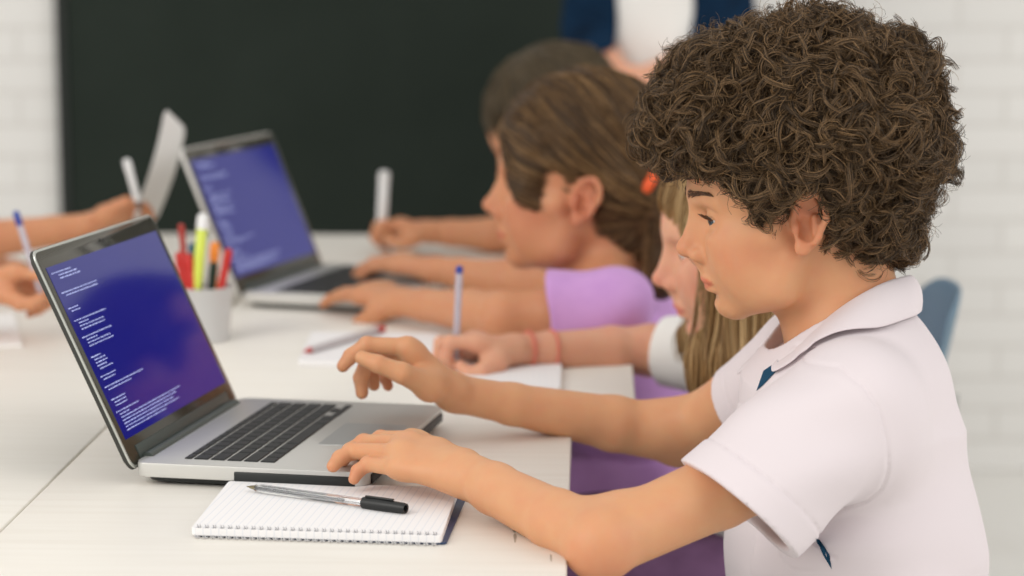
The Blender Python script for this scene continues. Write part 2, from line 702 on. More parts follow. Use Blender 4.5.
def screen_mat(name, c_top, c_bot, e):
    m = mat(name, srgb(4, 5, 14), rough=0.10, spec=0.5)
    nt = m.node_tree
    b = nt.nodes['Principled BSDF']
    tc = nt.nodes.new('ShaderNodeTexCoord')
    n = nt.nodes.new('ShaderNodeTexNoise')
    n.inputs['Scale'].default_value = 5.0
    x = nt.nodes.new('ShaderNodeMix')
    x.data_type = 'RGBA'
    x.inputs['A'].default_value = c_top
    x.inputs['B'].default_value = c_bot
    nt.links.new(tc.outputs['Object'], n.inputs['Vector'])
    nt.links.new(n.outputs['Fac'], x.inputs['Factor'])
    nt.links.new(x.outputs['Result'], b.inputs['Emission Color'])
    b.inputs['Emission Strength'].default_value = e
    return m


M_SCREEN = screen_mat('blue_code_screen', srgb(8, 18, 112), srgb(20, 26, 122), 0.85)

CODE = [  # (fraction down the screen, [(indent, length), ...]) of each block of code lines
    (0.035, [(0.00, 0.15), (0.045, 0.15), (0.045, 0.17)]),
    (0.150, [(0.005, 0.30), (0.03, 0.27)]),
    (0.240, [(0.00, 0.08), (0.02, 0.07)]),
    (0.312, [(0.005, 0.27), (0.03, 0.08), (0.03, 0.20), (0.03, 0.20)]),
    (0.410, [(0.005, 0.25), (0.03, 0.09), (0.03, 0.19), (0.03, 0.21)]),
    (0.525, [(0.00, 0.08), (0.02, 0.09), (0.02, 0.10), (0.02, 0.08), (0.03, 0.11)]),
    (0.640, [(0.005, 0.13), (0.02, 0.10)]),
    (0.700, [(0.00, 0.34), (0.02, 0.20)]),
    (0.775, [(0.005, 0.12), (0.02, 0.10), (0.02, 0.10)]),
    (0.845, [(0.00, 0.20), (0.02, 0.08), (0.02, 0.55), (0.02, 0.50), (0.02, 0.46), (0.02, 0.50), (0.02, 0.36)]),
]


def laptop(loc, rz, lid_deg, label, drive, rim, code_seed, alu):
    D, Wd, TH = 0.227, 0.325, 0.022
    o = empty('laptop', loc, rz)
    tag(o, label, 'laptop')
    # body: hinge edge at x = 0, front edge at x = D, near side at y = 0
    body = MB()
    body.prism(rounded_rect(D, Wd, 0.010, 5, D / 2, Wd / 2), 0.0085, TH, bevel=0.0015)
    base = body.build('base', alu, o, smooth=40)
    c = MB()
    c.prism(rounded_rect(D - 0.016, Wd - 0.016, 0.012, 5, D / 2, Wd / 2), 0.003, 0.0085, bevel=0.002)
    c.build('bottom_case', M_CASE, o, smooth=40)
    for x in (0.025, D - 0.025):
        for y in (0.03, Wd - 0.03):
            MB().tube([(x, y, 0.0), (x, y, 0.0034)], 0.007, n=14).build('rubber_foot', M_RUBBER, o, smooth=50)
    if drive:
        MB().box((0.157, 0.0015, 0.0122), (0.118, 0.006, 0.0105), bevel=0.0016).build('drive_bezel', M_CASE, base, smooth=40)
        MB().box((D - 0.001, Wd / 2, 0.0125), (0.006, Wd - 0.03, 0.0095), bevel=0.002).build('front_strip', M_CASE, base, smooth=40)
    # keyboard: six rows of separate keys, short function row at the hinge side, arrow keys at the far front
    kb = MB()
    ky0, ky1, kx0 = 0.022, 0.303, 0.040
    rows = [(0.0095, 14), (0.0165, 14), (0.0165, 14), (0.0165, 13), (0.0165, 12), (0.0165, 0)]
    x = kx0
    for ri, (rh, n) in enumerate(rows):
        if n:
            ws = [1.0] * n
            if ri == 1: ws[-1] = 1.5
            if ri == 2: ws[0] = 1.5
            if ri == 3: ws[0], ws[-1] = 1.75, 1.75
            if ri == 4: ws[0], ws[-1] = 2.25, 2.25
        else:
            ws = [1, 1, 1, 1.25, 5.1, 1.25, 1]
        span = ky1 - ky0 - (0.0 if n else 0.058)
        u = span / sum(ws)
        y = ky0
        for wk in ws:
            kb.box((x + rh / 2, y + u * wk / 2, TH + 0.0004), (rh - 0.0026, u * wk - 0.0026, 0.0018), bevel=0.0006, seg=1)
            y += u * wk
        if not n:
            for k in range(3):
                kb.box((x + rh * 0.75, ky1 - 0.0485 + k * 0.0195, TH + 0.0004), (rh * 0.5 - 0.0016, 0.0172, 0.0018), bevel=0.0005, seg=1)
            kb.box((x + rh * 0.25, ky1 - 0.0485 + 0.0195, TH + 0.0004), (rh * 0.5 - 0.0016, 0.0172, 0.0018), bevel=0.0005, seg=1)
        x += rh
    kb.build('keyboard', M_KEY, o)
    MB().prism(rounded_rect(0.066, 0.105, 0.004, 4, 0.181, Wd / 2), TH - 0.0005, TH + 0.0003, bevel=0.0002).build('trackpad', M_ALU_D, o)
    MB().tube([(0.002, 0.028, TH - 0.004), (0.002, Wd - 0.028, TH - 0.004)], 0.0075, n=18).build('hinge_bar', M_HINGE, o, smooth=50)
    # lid, built flat (x up the lid, y across, z towards the user) and swung open about the hinge
    a = math.radians(lid_deg)
    lid = empty('lid', (-0.002, 0, TH - 0.008))
    lid.parent = o
    lid.rotation_euler = (0, -a, 0)
    H = 0.229
    # local: +x runs up the lid, -z faces away from the user after the swing
    sh = MB()
    sh.prism(rounded_rect(H, Wd, 0.011, 6, H / 2, Wd / 2), -0.0052, -0.0015, bevel=0.0016)
    sh.build('lid_shell', rim[0], lid, smooth=40)
    rm = MB()
    rm.prism(rounded_rect(H - 0.001, Wd - 0.001, 0.0105, 6, H / 2, Wd / 2), -0.0015, 0.0004, bevel=0.0004)
    rm.build('rim', rim[1], lid, smooth=40)
    bz = MB()
    bz.prism(rounded_rect(H - 0.006, Wd - 0.006, 0.009, 6, H / 2, Wd / 2), 0.0003, 0.0010, bevel=0.0002)
    bz.build('bezel', M_BEZEL, lid, smooth=40)
    hb = MB()
    hb.box((0.012, Wd / 2, 0.0012), (0.016, Wd - 0.05, 0.0022), bevel=0.0008)
    hb.build('hinge_cover', M_HINGE, lid, smooth=40)
    sx0, sx1, sy0, sy1 = 0.029, 0.209, 0.012, Wd - 0.012
    MB().box(((sx0 + sx1) / 2, (sy0 + sy1) / 2, 0.0011), (sx1 - sx0, sy1 - sy0, 0.0006)).build('screen', M_SCREEN, lid)
    MB().tube([(0.219, Wd / 2, 0.0008), (0.219, Wd / 2, 0.0013)], 0.0016, n=14).build('webcam', M_CASE, lid)
    tx = MB()
    rr = random.Random(code_seed)
    lh = 0.0033

    def quad(xa, xb, ya, yb):
        z = 0.00155
        v = [tx.bm.verts.new(q) for q in ((xa, ya, z), (xb, ya, z), (xb, yb, z), (xa, yb, z))]
        tx.bm.faces.new(v)
    sw, shh = sy1 - sy0, sx1 - sx0
    for v0, lines in CODE:
        for li, (ind, ln) in enumerate(lines):
            xt = sx1 - v0 * shh - li * lh
            y = sy0 + 0.006 + ind * sw
            ye = y + ln * sw
            while y < ye:
                for _ in range(rr.randint(3, 8)):
                    cw = 0.0012
                    k = rr.random()
                    if k < 0.4:
                        quad(xt - 0.0014, xt, y, y + cw * 0.8)
                    elif k < 0.7:
                        quad(xt - 0.0014, xt - 0.0004, y, y + cw * 0.8)
                    else:
                        quad(xt - 0.0014, xt, y, y + cw * 0.35)
                        quad(xt - 0.0008, xt - 0.0003, y, y + cw * 0.8)
                    y += cw
                    if y > ye:
                        break
                y += 0.0011
    tx.build('code_text', M_TEXT, lid)
    for ch in lid.children:  # the lid was laid out face down
        ch.data.transform(Matrix.Diagonal((1, 1, -1, 1)))
        ch.data.flip_normals()
    return o


M_LIDDARK = mat('dark_lid_back', srgb(52, 52, 48), rough=0.4)
M_RIM = mat('pale_rim', srgb(196, 198, 192), rough=0.25, metal=0.5)
laptop((-0.3580, 2.108, TZ), math.radians(-11.2), 114.96,
       'silver laptop with blue code screen and black keys, used by the curly-haired boy', True, (M_LIDDARK, M_RIM), 4, M_ALU)
laptop((-0.386, 3.20, TZ), math.radians(-17.0), 112.5,
       'silver laptop beyond the pen cup, used by the girl in lilac', False, (M_ALU, M_ALU), 9, M_ALU)
# ------------------------------------------------------------------ stationery
M_PAPER = mat('white_paper', srgb(240, 238, 236), rough=0.85, spec=0.2)
M_NAVY = mat('navy_card', srgb(38, 62, 100), rough=0.45)
M_WIRE = mat('white_coil_wire', srgb(214, 214, 216), rough=0.35, spec=0.5)
M_CLEAR = mat('clear_plastic', (0.93, 0.94, 0.95, 1), rough=0.08, trans=0.92, ior=1.3)
M_INK = mat('dark_ink', srgb(40, 42, 50), rough=0.4)
M_BRASS = mat('brass_tip', srgb(150, 140, 110), rough=0.3, metal=0.9)


def ruled_mat():
    m = mat('ruled_paper', srgb(240, 238, 238), rough=0.85, spec=0.2)
    nt = m.node_tree
    b = nt.nodes['Principled BSDF']
    tc = nt.nodes.new('ShaderNodeTexCoord')
    w_ = nt.nodes.new('ShaderNodeTexWave')
    w_.bands_direction = 'X'
    w_.inputs['Scale'].default_value = 45.0
    r = nt.nodes.new('ShaderNodeMapRange')
    r.inputs['From Min'].default_value = 0.9
    r.inputs['From Max'].default_value = 1.0
    x = nt.nodes.new('ShaderNodeMix')
    x.data_type = 'RGBA'
    x.inputs['A'].default_value = srgb(240, 238, 238)
    x.inputs['B'].default_value = srgb(226, 227, 231)
    nt.links.new(tc.outputs['Object'], w_.inputs['Vector'])
    nt.links.new(w_.outputs['Fac'], r.inputs['Value'])
    nt.links.new(r.outputs['Result'], x.inputs['Factor'])
    nt.links.new(x.outputs['Result'], b.inputs['Base Color'])
    return m


M_RULED = ruled_mat()
# spiral notebook beside the front laptop: local x along the coil edge, y towards the laptop
p_fl, p_fr = on(190, 532, TZ + 0.006), on(443, 540, TZ + 0.006)
nb_rz = math.atan2(p_fr[1] - p_fl[1], p_fr[0] - p_fl[0])
nb = empty('spiral_notebook', (p_fl[0], p_fl[1], TZ), nb_rz)
tag(nb, 'open white spiral notebook with navy back cover under the capped pen, beside the front laptop', 'notebook')
NW = float(np.hypot(*(p_fr - p_fl)[:2])) - 0.002
far = (on(228, 480.5, TZ + 0.0085) - on(189, 531, TZ + 0.0065))[:2]
ND = float(far @ np.array([-math.sin(nb_rz), math.cos(nb_rz)]))
NS_ = float(far @ np.array([math.cos(nb_rz), math.sin(nb_rz)]))
cv = MB()
cv.prism(rounded_poly([(0.001, 0.0068), (NW + 0.004, 0.0055), (NW + 0.008 + NS_, ND + 0.001), (NS_, ND + 0.001)], 0.005), 0.0005, 0.002)
cv.build('back_cover', M_NAVY, nb)
pg = MB()
pg.prism(rounded_poly([(0.0, 0.004), (NW, 0.004), (NW + NS_, ND), (NS_, ND)], 0.004), 0.0022, 0.0085, bevel=0.0004)
pg.build('pages', M_RULED, nb)
cl = MB()
n = 31
for i in range(n):
    cx_ = 0.006 + i * (NW - 0.012) / (n - 1)
    for dx in (-0.0011, 0.0011):
        cl.tube([(cx_ + dx, 0.0035 + 0.0062 * math.cos(t), 0.0062 + 0.0058 * math.sin(t)) for t in np.linspace(-2.9, 1.2, 14)], 0.00055, n=6)
cl.build('coil', M_WIRE, nb, smooth=60)
hl = MB()
for i in range(n):
    cx_ = 0.006 + i * (NW - 0.012) / (n - 1)
    hl.box((cx_, 0.0068, 0.00855), (0.0034, 0.0026, 0.0002))
hl.build('punched_holes', mat('hole_grey', srgb(150, 150, 152), rough=0.9), nb)


def orient(a, b):
    d = (Vector(b) - Vector(a)).normalized()
    return d.to_track_quat('X', 'Z').to_euler()


def pen_base(name, a, b, label, cat='pen', group=None):
    o = bpy.data.objects.new(name, None)
    COL.objects.link(o)
    o.empty_display_size = 0.05
    o.location = Vector(a)
    o.rotation_euler = orient(a, b)
    tag(o, label, cat, group)
    return o


def lathe(prof, n=18):
    """Solid of revolution about the x axis from (x, r) pairs."""
    m = MB()
    rings = []
    for x, r in prof:
        rings.append([m.bm.verts.new((x, r * math.cos(2 * math.pi * j / n), r * math.sin(2 * math.pi * j / n))) for j in range(n)])
    for A, B in zip(rings[:-1], rings[1:]):
        for j in range(n):
            m.bm.faces.new((A[j], A[(j + 1) % n], B[(j + 1) % n], B[j]))
    m.bm.faces.new(rings[0][::-1])
    m.bm.faces.new(rings[-1])
    return m


# the capped ballpoint on the notebook: tip at the laptop side, cap on the blunt end
zt = TZ + 0.0085 + 0.0042
a, b = on(247, 486.5, zt), on(406, 508.5, zt + 0.001)
L = float(np.linalg.norm(b - a))
pen = pen_base('ballpoint_pen', a, b, 'clear ballpoint pen with a black cap, lying on the spiral notebook')
lathe([(0.0, 0.0005), (0.002, 0.0007), (0.0045, 0.0015), (0.010, 0.0024), (0.0105, 0.0031)]).build('tip', M_BRASS, pen, smooth=40)
lathe([(0.010, 0.0031), (0.016, 0.0040), (L - 0.030, 0.0040), (L - 0.030, 0.0024), (0.016, 0.0024), (0.0105, 0.0018)], 6).build('barrel', M_CLEAR, pen)
lathe([(0.009, 0.0013), (L * 0.62, 0.0013), (L * 0.62, 0.0008)]).build('ink_refill', M_INK, pen, smooth=40)
cap = lathe([(L - 0.046, 0.0040), (L - 0.0455, 0.0052), (L - 0.030, 0.0056), (L - 0.003, 0.0049), (L, 0.0044), (L - 0.0005, 0.0030), (L - 0.004, 0.0026)])
cap.box((L - 0.028, 0, 0.0062), (0.03, 0.0032, 0.0016), bevel=0.0006)
cap.build('cap', M_BLACK, pen, smooth=40)

M_WHITEPL = mat('white_plastic', srgb(232, 232, 232), rough=0.35)
M_BLUEPL = mat('blue_plastic', srgb(36, 62, 150), rough=0.4)
M_REDPL = mat('red_plastic', srgb(190, 40, 34), rough=0.4)
M_LILACBARREL = mat('pale_barrel', srgb(214, 208, 220), rough=0.25, trans=0.35)


def biro(name, a, b, r, label, parts, group=None, cat='pen', cl_=0.018):
    """A pen from its point a to its end b; parts = (body material, end material, tip material)."""
    L = float(np.linalg.norm(np.asarray(b) - np.asarray(a)))
    o = pen_base(name, a, b, label, cat, group)
    lathe([(0.0, r * 0.12), (0.004, r * 0.25), (0.016, r * 0.8), (0.017, r * 0.9)]).build('tip', parts[2], o, smooth=40)
    lathe([(0.016, r * 0.85), (0.020, r), (L - cl_, r), (L - cl_ + 0.001, r * 0.9)]).build('barrel', parts[0], o, smooth=40)
    lathe([(L - cl_ - 0.001, r * 1.12), (L - 0.003, r * 1.05), (L, r * 0.7)]).build('end_cap', parts[1], o, smooth=40)
    return o


# notepads and papers further back
def pad(pts, th, label, name='notepad'):
    c = np.mean(pts, 0)
    o = empty(name, (c[0], c[1], TZ))
    tag(o, label, 'notepad')
    P = [(p[0] - c[0], p[1] - c[1]) for p in pts]
    m = MB()
    m.prism(rounded_poly(P, 0.006), 0.0004, th, bevel=0.0003)
    m.build('pages', M_RULED, o)
    e = MB()
    a_, b_ = Vector((*P[0], 0)), Vector((*P[1], 0))
    for i in range(24):
        q = a_.lerp(b_, (i + 0.5) / 24)
        e.tube([(q.x + 0.002, q.y + 0.0045 * math.cos(t), th * 0.6 + 0.0045 * math.sin(t)) for t in np.linspace(-2.6, 1.3, 9)], 0.0006, n=5)
    e.build('coil', M_WIRE, o)
    return o


pad([on(298, 366, TZ), on(432, 369, TZ), on(440, 338, TZ), on(312, 337, TZ)], 0.007, 'white spiral notepad with the red-capped pen, beyond the front laptop keyboard')
pad([on(432, 396, TZ), on(560, 394, TZ), on(562, 362, TZ), on(450, 362, TZ)], 0.007, 'white notepad under the blonde girl\'s writing hand')
zt = TZ + 0.0115
a, b = on(303, 352, zt), on(384, 328, zt + 0.001)
biro('felt_pen', a, b, 0.0045, 'pale grey pen with a red cap, lying on the white notepad', (mat('grey_barrel', srgb(196, 192, 194), rough=0.4), M_REDPL, M_REDPL))
m = MB()
m.prism([tuple(on(-70, 352, TZ)[:2]), tuple(on(22, 347, TZ)[:2]), tuple(on(14, 316, TZ)[:2]), tuple(on(-70, 318, TZ)[:2])], 0.0003, 0.004)
tag(m.build('paper_sheets', M_PAPER, loc=(0, 0, TZ)), 'white sheets of paper under the fist at the left edge', 'paper')

# the pen cup between the two laptops
cc = at(204, 300, 2.93)
cup = empty('pen_cup', (cc[0], cc[1], TZ))
tag(cup, 'frosted white pen cup full of pens, between the two laptops', 'pen cup')
M_FROST = mat('frosted_plastic', srgb(226, 226, 226), rough=0.35, trans=0.3)
c = MB()
prof = [(0.0305, 0.0), (0.0320, 0.0015), (0.0375, 0.070), (0.0385, 0.0715), (0.0365, 0.0715), (0.0300, 0.004), (0.0, 0.004)]
seg = 36
rings = []
for r, z in prof:
    rings.append([c.bm.verts.new((max(r, 1e-4) * math.cos(2 * math.pi * j / seg), max(r, 1e-4) * math.sin(2 * math.pi * j / seg), z)) for j in range(seg)])
for A, B in zip(rings[:-1], rings[1:]):
    for j in range(seg):
        c.bm.faces.new((A[j], A[(j + 1) % seg], B[(j + 1) % seg], B[j]))
c.bm.faces.new(rings[0][::-1])
c.build('cup_body', M_FROST, cup, smooth=40)
GP = 'pens in the pen cup'
M_LIME = mat('lime_plastic', srgb(212, 226, 90), rough=0.35)
M_ORANGE = mat('orange_plastic', srgb(240, 140, 40), rough=0.4)
M_TEAL = mat('teal_plastic', srgb(20, 90, 120), rough=0.4)
M_DGREEN = mat('dark_green_plastic', srgb(30, 56, 46), rough=0.4)
M_REDWOOD = mat('red_paint', srgb(168, 52, 44), rough=0.45)
Yc = 2.93
for nm, bx, by, top, r, mats, lab in (
        ('highlighter', -0.014, -0.022, at(203.5, 214, Yc - 0.03), 0.0070, (M_LIME, M_WHITEPL, M_LIME), 'lime green highlighter with a pale end, standing in the pen cup'),
        ('pencil', -0.018, 0.004, at(181, 224, Yc), 0.0040, (M_REDWOOD, M_REDWOOD, M_REDWOOD), 'thin dark red pencil, tallest at the side of the pen cup near the front laptop'),
        ('marker_pen', -0.014, -0.014, at(180, 252, Yc - 0.02), 0.0068, (M_REDPL, M_REDPL, M_REDPL), 'thick bright red marker in the pen cup, next to the lime highlighter'),
        ('marker_pen', -0.004, -0.022, at(187, 254, Yc - 0.03), 0.0066, (M_REDPL, M_REDPL, M_REDPL), 'second thick red marker in the pen cup, touching the lime highlighter'),
        ('marker_pen', 0.000, 0.014, at(192, 243, Yc + 0.02), 0.0055, (M_TEAL, M_TEAL, M_TEAL), 'dark teal pen behind the lime highlighter in the pen cup'),
        ('marker_pen', 0.006, 0.008, at(215, 242, Yc + 0.02), 0.0060, (M_ORANGE, M_ORANGE, M_ORANGE), 'orange pen leaning to the rear laptop in the pen cup'),
        ('marker_pen', 0.004, -0.006, at(214, 262, Yc - 0.01), 0.0050, (M_DGREEN, M_DGREEN, M_DGREEN), 'dark green pen in the pen cup beside the slanting red one'),
        ('felt_pen', 0.010, -0.012, at(229, 249, Yc - 0.02), 0.0052, (M_REDPL, M_REDPL, M_REDPL), 'red pen slanting out of the pen cup in front of the rear screen')):
    b0 = np.array([cc[0] + bx, cc[1] + by, TZ + 0.0055])
    biro(nm, b0, top, r, lab, mats, GP, 'highlighter' if nm == 'highlighter' else ('pencil' if nm == 'pencil' else 'pen'))
# ------------------------------------------------------------------ people: shared body builders
M_SKIN = skin_mat('skin_tan', srgb(214, 160, 119), srgb(204, 116, 88))
M_SKIN_FAIR = skin_mat('skin_fair', srgb(222, 168, 138), srgb(212, 120, 104))
M_SKIN_WARM = skin_mat('skin_warm', srgb(206, 148, 110), srgb(192, 104, 82))
M_EYE = mat('eye_white', srgb(206, 198, 192), rough=0.14, spec=0.6)
M_IRIS = mat('iris_grey_blue', srgb(66, 78, 86), rough=0.1, spec=0.6)
M_PUPIL = mat('pupil', srgb(12, 12, 14), rough=0.08, spec=0.6)


class Head:
    """A face laid out in a head frame: x forward, y to the person's left, z up, origin between the ears."""
    def __init__(self, O, fwd, up=(0, 0, 1), s=1.0):
        self.O = np.asarray(O, float)
        x = unit(fwd)
        z = np.asarray(up, float)
        z = unit(z - x * (z @ x))
        self.R = np.stack([x, np.cross(z, x), z])  # rows: local axes in world
        self.s = s

    def p(self, x, y, z):
        return self.O + self.s * (np.array([x, y, z]) @ self.R)

    def loc(self, P):
        return (P - self.O) @ self.R.T / self.s

    def ell(self, sd, c, r, k=0.01, op='u', ry=0.0, rz=0.0):
        cy_, sy_ = math.cos(ry), math.sin(ry)
        cz, sz = math.cos(rz), math.sin(rz)
        A = np.array([[cy_, 0, -sy_], [0, 1, 0], [sy_, 0, cy_]])
        B = np.array([[cz, sz, 0], [-sz, cz, 0], [0, 0, 1]])
        sd.ell(self.p(*c), np.array(r) * self.s, A @ B @ self.R, k * self.s, op)

    def cone(self, sd, a, b, ra, rb, k=0.01, op='u'):
        sd.cone(self.p(*a), self.p(*b), ra * self.s, rb * self.s, k * self.s, op)


EYE_C, EYE_R = (0.0655, 0.0290, 0.0055), 0.0120


def head_sdf(h, sd, ears=True):
    E_, Cn = h.ell, h.cone
    E_(sd, (-0.010, 0, 0.045), (0.098, 0.074, 0.084), 0.01)
    E_(sd, (0.040, 0, 0.032), (0.0515, 0.058, 0.052), 0.02)
    E_(sd, (0.030, 0, -0.022), (0.047, 0.0575, 0.060), 0.02)
    for s in (1, -1):
        Cn(sd, (0.004, s * 0.050, -0.030), (0.012, s * 0.047, -0.056), 0.017, 0.014, 0.02)
        Cn(sd, (0.012, s * 0.047, -0.056), (0.046, s * 0.014, -0.076), 0.014, 0.0125, 0.02)
        E_(sd, (0.046, s * 0.033, -0.024), (0.027, 0.024, 0.026), 0.02)           # cheek
        Cn(sd, (0.058, s * 0.036, -0.012), (0.022, s * 0.058, -0.004), 0.013, 0.012, 0.016)  # cheekbone
        Cn(sd, (0.0815, s * 0.010, 0.0235), (0.066, s * 0.044, 0.0255), 0.0075, 0.0065, 0.012)  # brow ridge
    for s in (1, -1):
        E_(sd, (0.030, s * 0.037, -0.046), (0.027, 0.0175, 0.024), 0.02)               # lower cheek
    E_(sd, (0.0500, 0, -0.0775), (0.0150, 0.016, 0.0125), 0.014)                   # chin
    E_(sd, (0.052, 0, -0.050), (0.0235, 0.025, 0.020), 0.016)                     # mouth barrel
    for s in (1, -1):
        E_(sd, (0.083, s * 0.030, 0.0045), (0.0135, 0.0165, 0.0095), 0.014, 's')   # eye socket
    Cn(sd, (0.0795, 0, 0.016), (0.0940, 0, -0.0220), 0.0080, 0.0066, 0.010)        # nose bridge
    Cn(sd, (0.0690, 0, 0.012), (0.0770, 0, -0.0270), 0.0115, 0.0125, 0.012)         # flanks of the nose
    E_(sd, (0.0946, 0, -0.0262), (0.0088, 0.0084, 0.0070), 0.008)                 # nose tip
    for s in (1, -1):
        E_(sd, (0.0825, s * 0.0108, -0.0312), (0.0098, 0.0060, 0.0068), 0.005)     # wing of the nose
        E_(sd, (0.0880, s * 0.0058, -0.0372), (0.0052, 0.0030, 0.0038), 0.003, 's')  # nostril
    Cn(sd, (0.0835, 0, -0.0360), (0.0755, 0, -0.0490), 0.0040, 0.0040, 0.006)      # philtrum
    # lips
    E_(sd, (0.0715, 0, -0.0545), (0.0085, 0.0205, 0.0048), 0.005, rz=0)
    E_(sd, (0.0685, 0, -0.0635), (0.0080, 0.0180, 0.0052), 0.004)
    for s in (1, -1):
        Cn(sd, (0.0840, 0, -0.0588), (0.0610, s * 0.0255, -0.0545), 0.0011, 0.0012, 0.002, 's')   # mouth line
    E_(sd, (0.0715, 0, -0.0715), (0.0065, 0.016, 0.0030), 0.008, 's')               # fold above the chin
    # eyelids: a thin shell over the eyeball, opened by a wedge
    for s in (1, -1):
        ex, ey, ez = EYE_C
        C = h.p(ex, s * ey, ez)
        R1 = (EYE_R + 0.0013) * h.s

        def lid(P, C=C, R1=R1, h=h, s=s):
            q = h.loc(P) - np.array([EYE_C[0], s * EYE_C[1], EYE_C[2]])
            ball = (np.sqrt((q * q).sum(1)) - (EYE_R + 0.0013)) * h.s
            up = np.array([0.20, 0, -1.0]) / 1.02      # plane of the upper lid edge
            dn = np.array([0.42, 0, 1.0]) / 1.085
            wedge = np.maximum(q @ up - 0.0004, q @ dn - 0.0008)
            lat = (q[:, 1] * s)
            # the opening narrows to the eye corners
            wedge = np.maximum(-(0.0048 - (0.0048 / 0.0125 ** 2) * (lat + 0.0002) ** 2) + np.abs(q[:, 2] + 0.0004 + 0.14 * q[:, 0]), -(q[:, 0] - 0.0005))
            inner = (np.sqrt((q * q).sum(1)) - EYE_R * 0.985) * h.s
            open_ = np.maximum(wedge * h.s, -inner - 0.002 * h.s)
            return np.maximum(ball, -open_)
        sd.fn(lid, C, R1 * 1.02, 0.004 * h.s)
    if ears:
        for s in (1, -1):
            ear_sdf(h, sd, s)


def ear_sdf(h, sd, s):
    X = lambda x, y, z: (x * 0.88 - 0.0060, s * (0.0660 + y * 0.92), z * 0.88 + 0.0035)
    # the shell stands out to the back; the outline is a bent oval
    h.ell(sd, X(-0.004, 0.0075, 0.006), (0.0155, 0.0060, 0.0255), 0.006, ry=0.18, rz=s * -0.42)
    rim = []
    for t in np.linspace(-2.25, 2.55, 15):
        cx_, cz = 0.0160 * math.sin(t), 0.0275 * math.cos(t)
        if cz < 0: cx_ *= 0.78
        x, z = -0.0055 + cx_ * -1, 0.008 + cz
        rim.append(X(x - 0.1 * (z - 0.008) * 0.9, 0.0125 + 0.42 * (-x), z))
    for a, b in zip(rim[:-1], rim[1:]):
        h.cone(sd, a, b, 0.0031, 0.0031, 0.003)
    h.ell(sd, X(0.001, 0.0125, -0.0205), (0.0075, 0.0045, 0.0085), 0.006)                     # lobe
    h.ell(sd, X(-0.001, 0.0155, -0.001), (0.0085, 0.0100, 0.0115), 0.004, 's', ry=0.2)         # concha
    h.ell(sd, X(-0.0060, 0.0165, 0.0185), (0.0085, 0.0058, 0.0085), 0.004, 's', ry=0.5)        # upper hollow
    h.cone(sd, X(-0.0105, 0.0155, -0.006), X(-0.0095, 0.0160, 0.012), 0.0024, 0.0022, 0.004)    # antihelix
    h.ell(sd, X(0.0085, 0.0095, -0.001), (0.0040, 0.0040, 0.0055), 0.004)                      # tragus


def face_tint(h, P):
    """Natural colour of lips, ears, nose and cheeks (0..1)."""
    q = h.loc(P)
    g = lambda c, r: np.exp(-(((q - np.array(c)) / np.array(r)) ** 2).sum(1))
    t = np.zeros(len(P))
    ay = np.abs(q[:, 1])
    qa = q.copy()
    qa[:, 1] = ay
    ga = lambda c, r: np.exp(-(((qa - np.array(c)) / np.array(r)) ** 2).sum(1))
    lip = ((q[:, 0] > 0.062) & (ay < 0.0225)).astype(float)
    w = np.clip(1 - (ay / 0.023) ** 2, 0, 1)
    lz = np.clip(1 - np.abs(q[:, 2] + 0.0592 - 0.0034 * np.clip(ay / 0.021, 0, 1)) / (0.0012 + 0.0068 * w), 0, 0.35) / 0.35
    t += lip * lz * 0.85
    t += 0.35 * ga((0.05, 0.045, -0.024), (0.03, 0.03, 0.022))
    t += 0.30 * g((0.10, 0, -0.024), (0.02, 0.016, 0.012))
    t += 0.55 * ga((-0.006, 0.085, 0.008), (0.022, 0.02, 0.034))
    return t


def eyes(h, parent, gaze, iris=None):
    """Eyeballs with iris and pupil; gaze is a direction in the head frame."""
    for s in (1, -1):
        C = h.p(EYE_C[0], s * EYE_C[1], EYE_C[2])
        g = unit(gaze @ h.R)
        r = EYE_R * 0.985 * h.s
        bm = bmesh.new()
        bmesh.ops.create_uvsphere(bm, u_segments=40, v_segments=30, radius=r)
        rot = Vector(g).to_track_quat('Z', 'Y').to_matrix()
        for f in bm.faces:
            c = f.calc_center_median().normalized()
            ang = math.degrees(math.acos(max(-1, min(1, c.z))))
            f.material_index = 2 if ang < 11 else (1 if ang < 29 else 0)
            f.smooth = True
        bmesh.ops.transform(bm, matrix=Matrix.Translation(Vector(C)) @ rot.to_4x4(), verts=bm.verts)
        me = bpy.data.meshes.new('eye')
        bm.to_mesh(me)
        bm.free()
        me.materials.append(M_EYE)
        me.materials.append(iris or M_IRIS)
        me.materials.append(M_PUPIL)
        link('eye', me, None, parent)


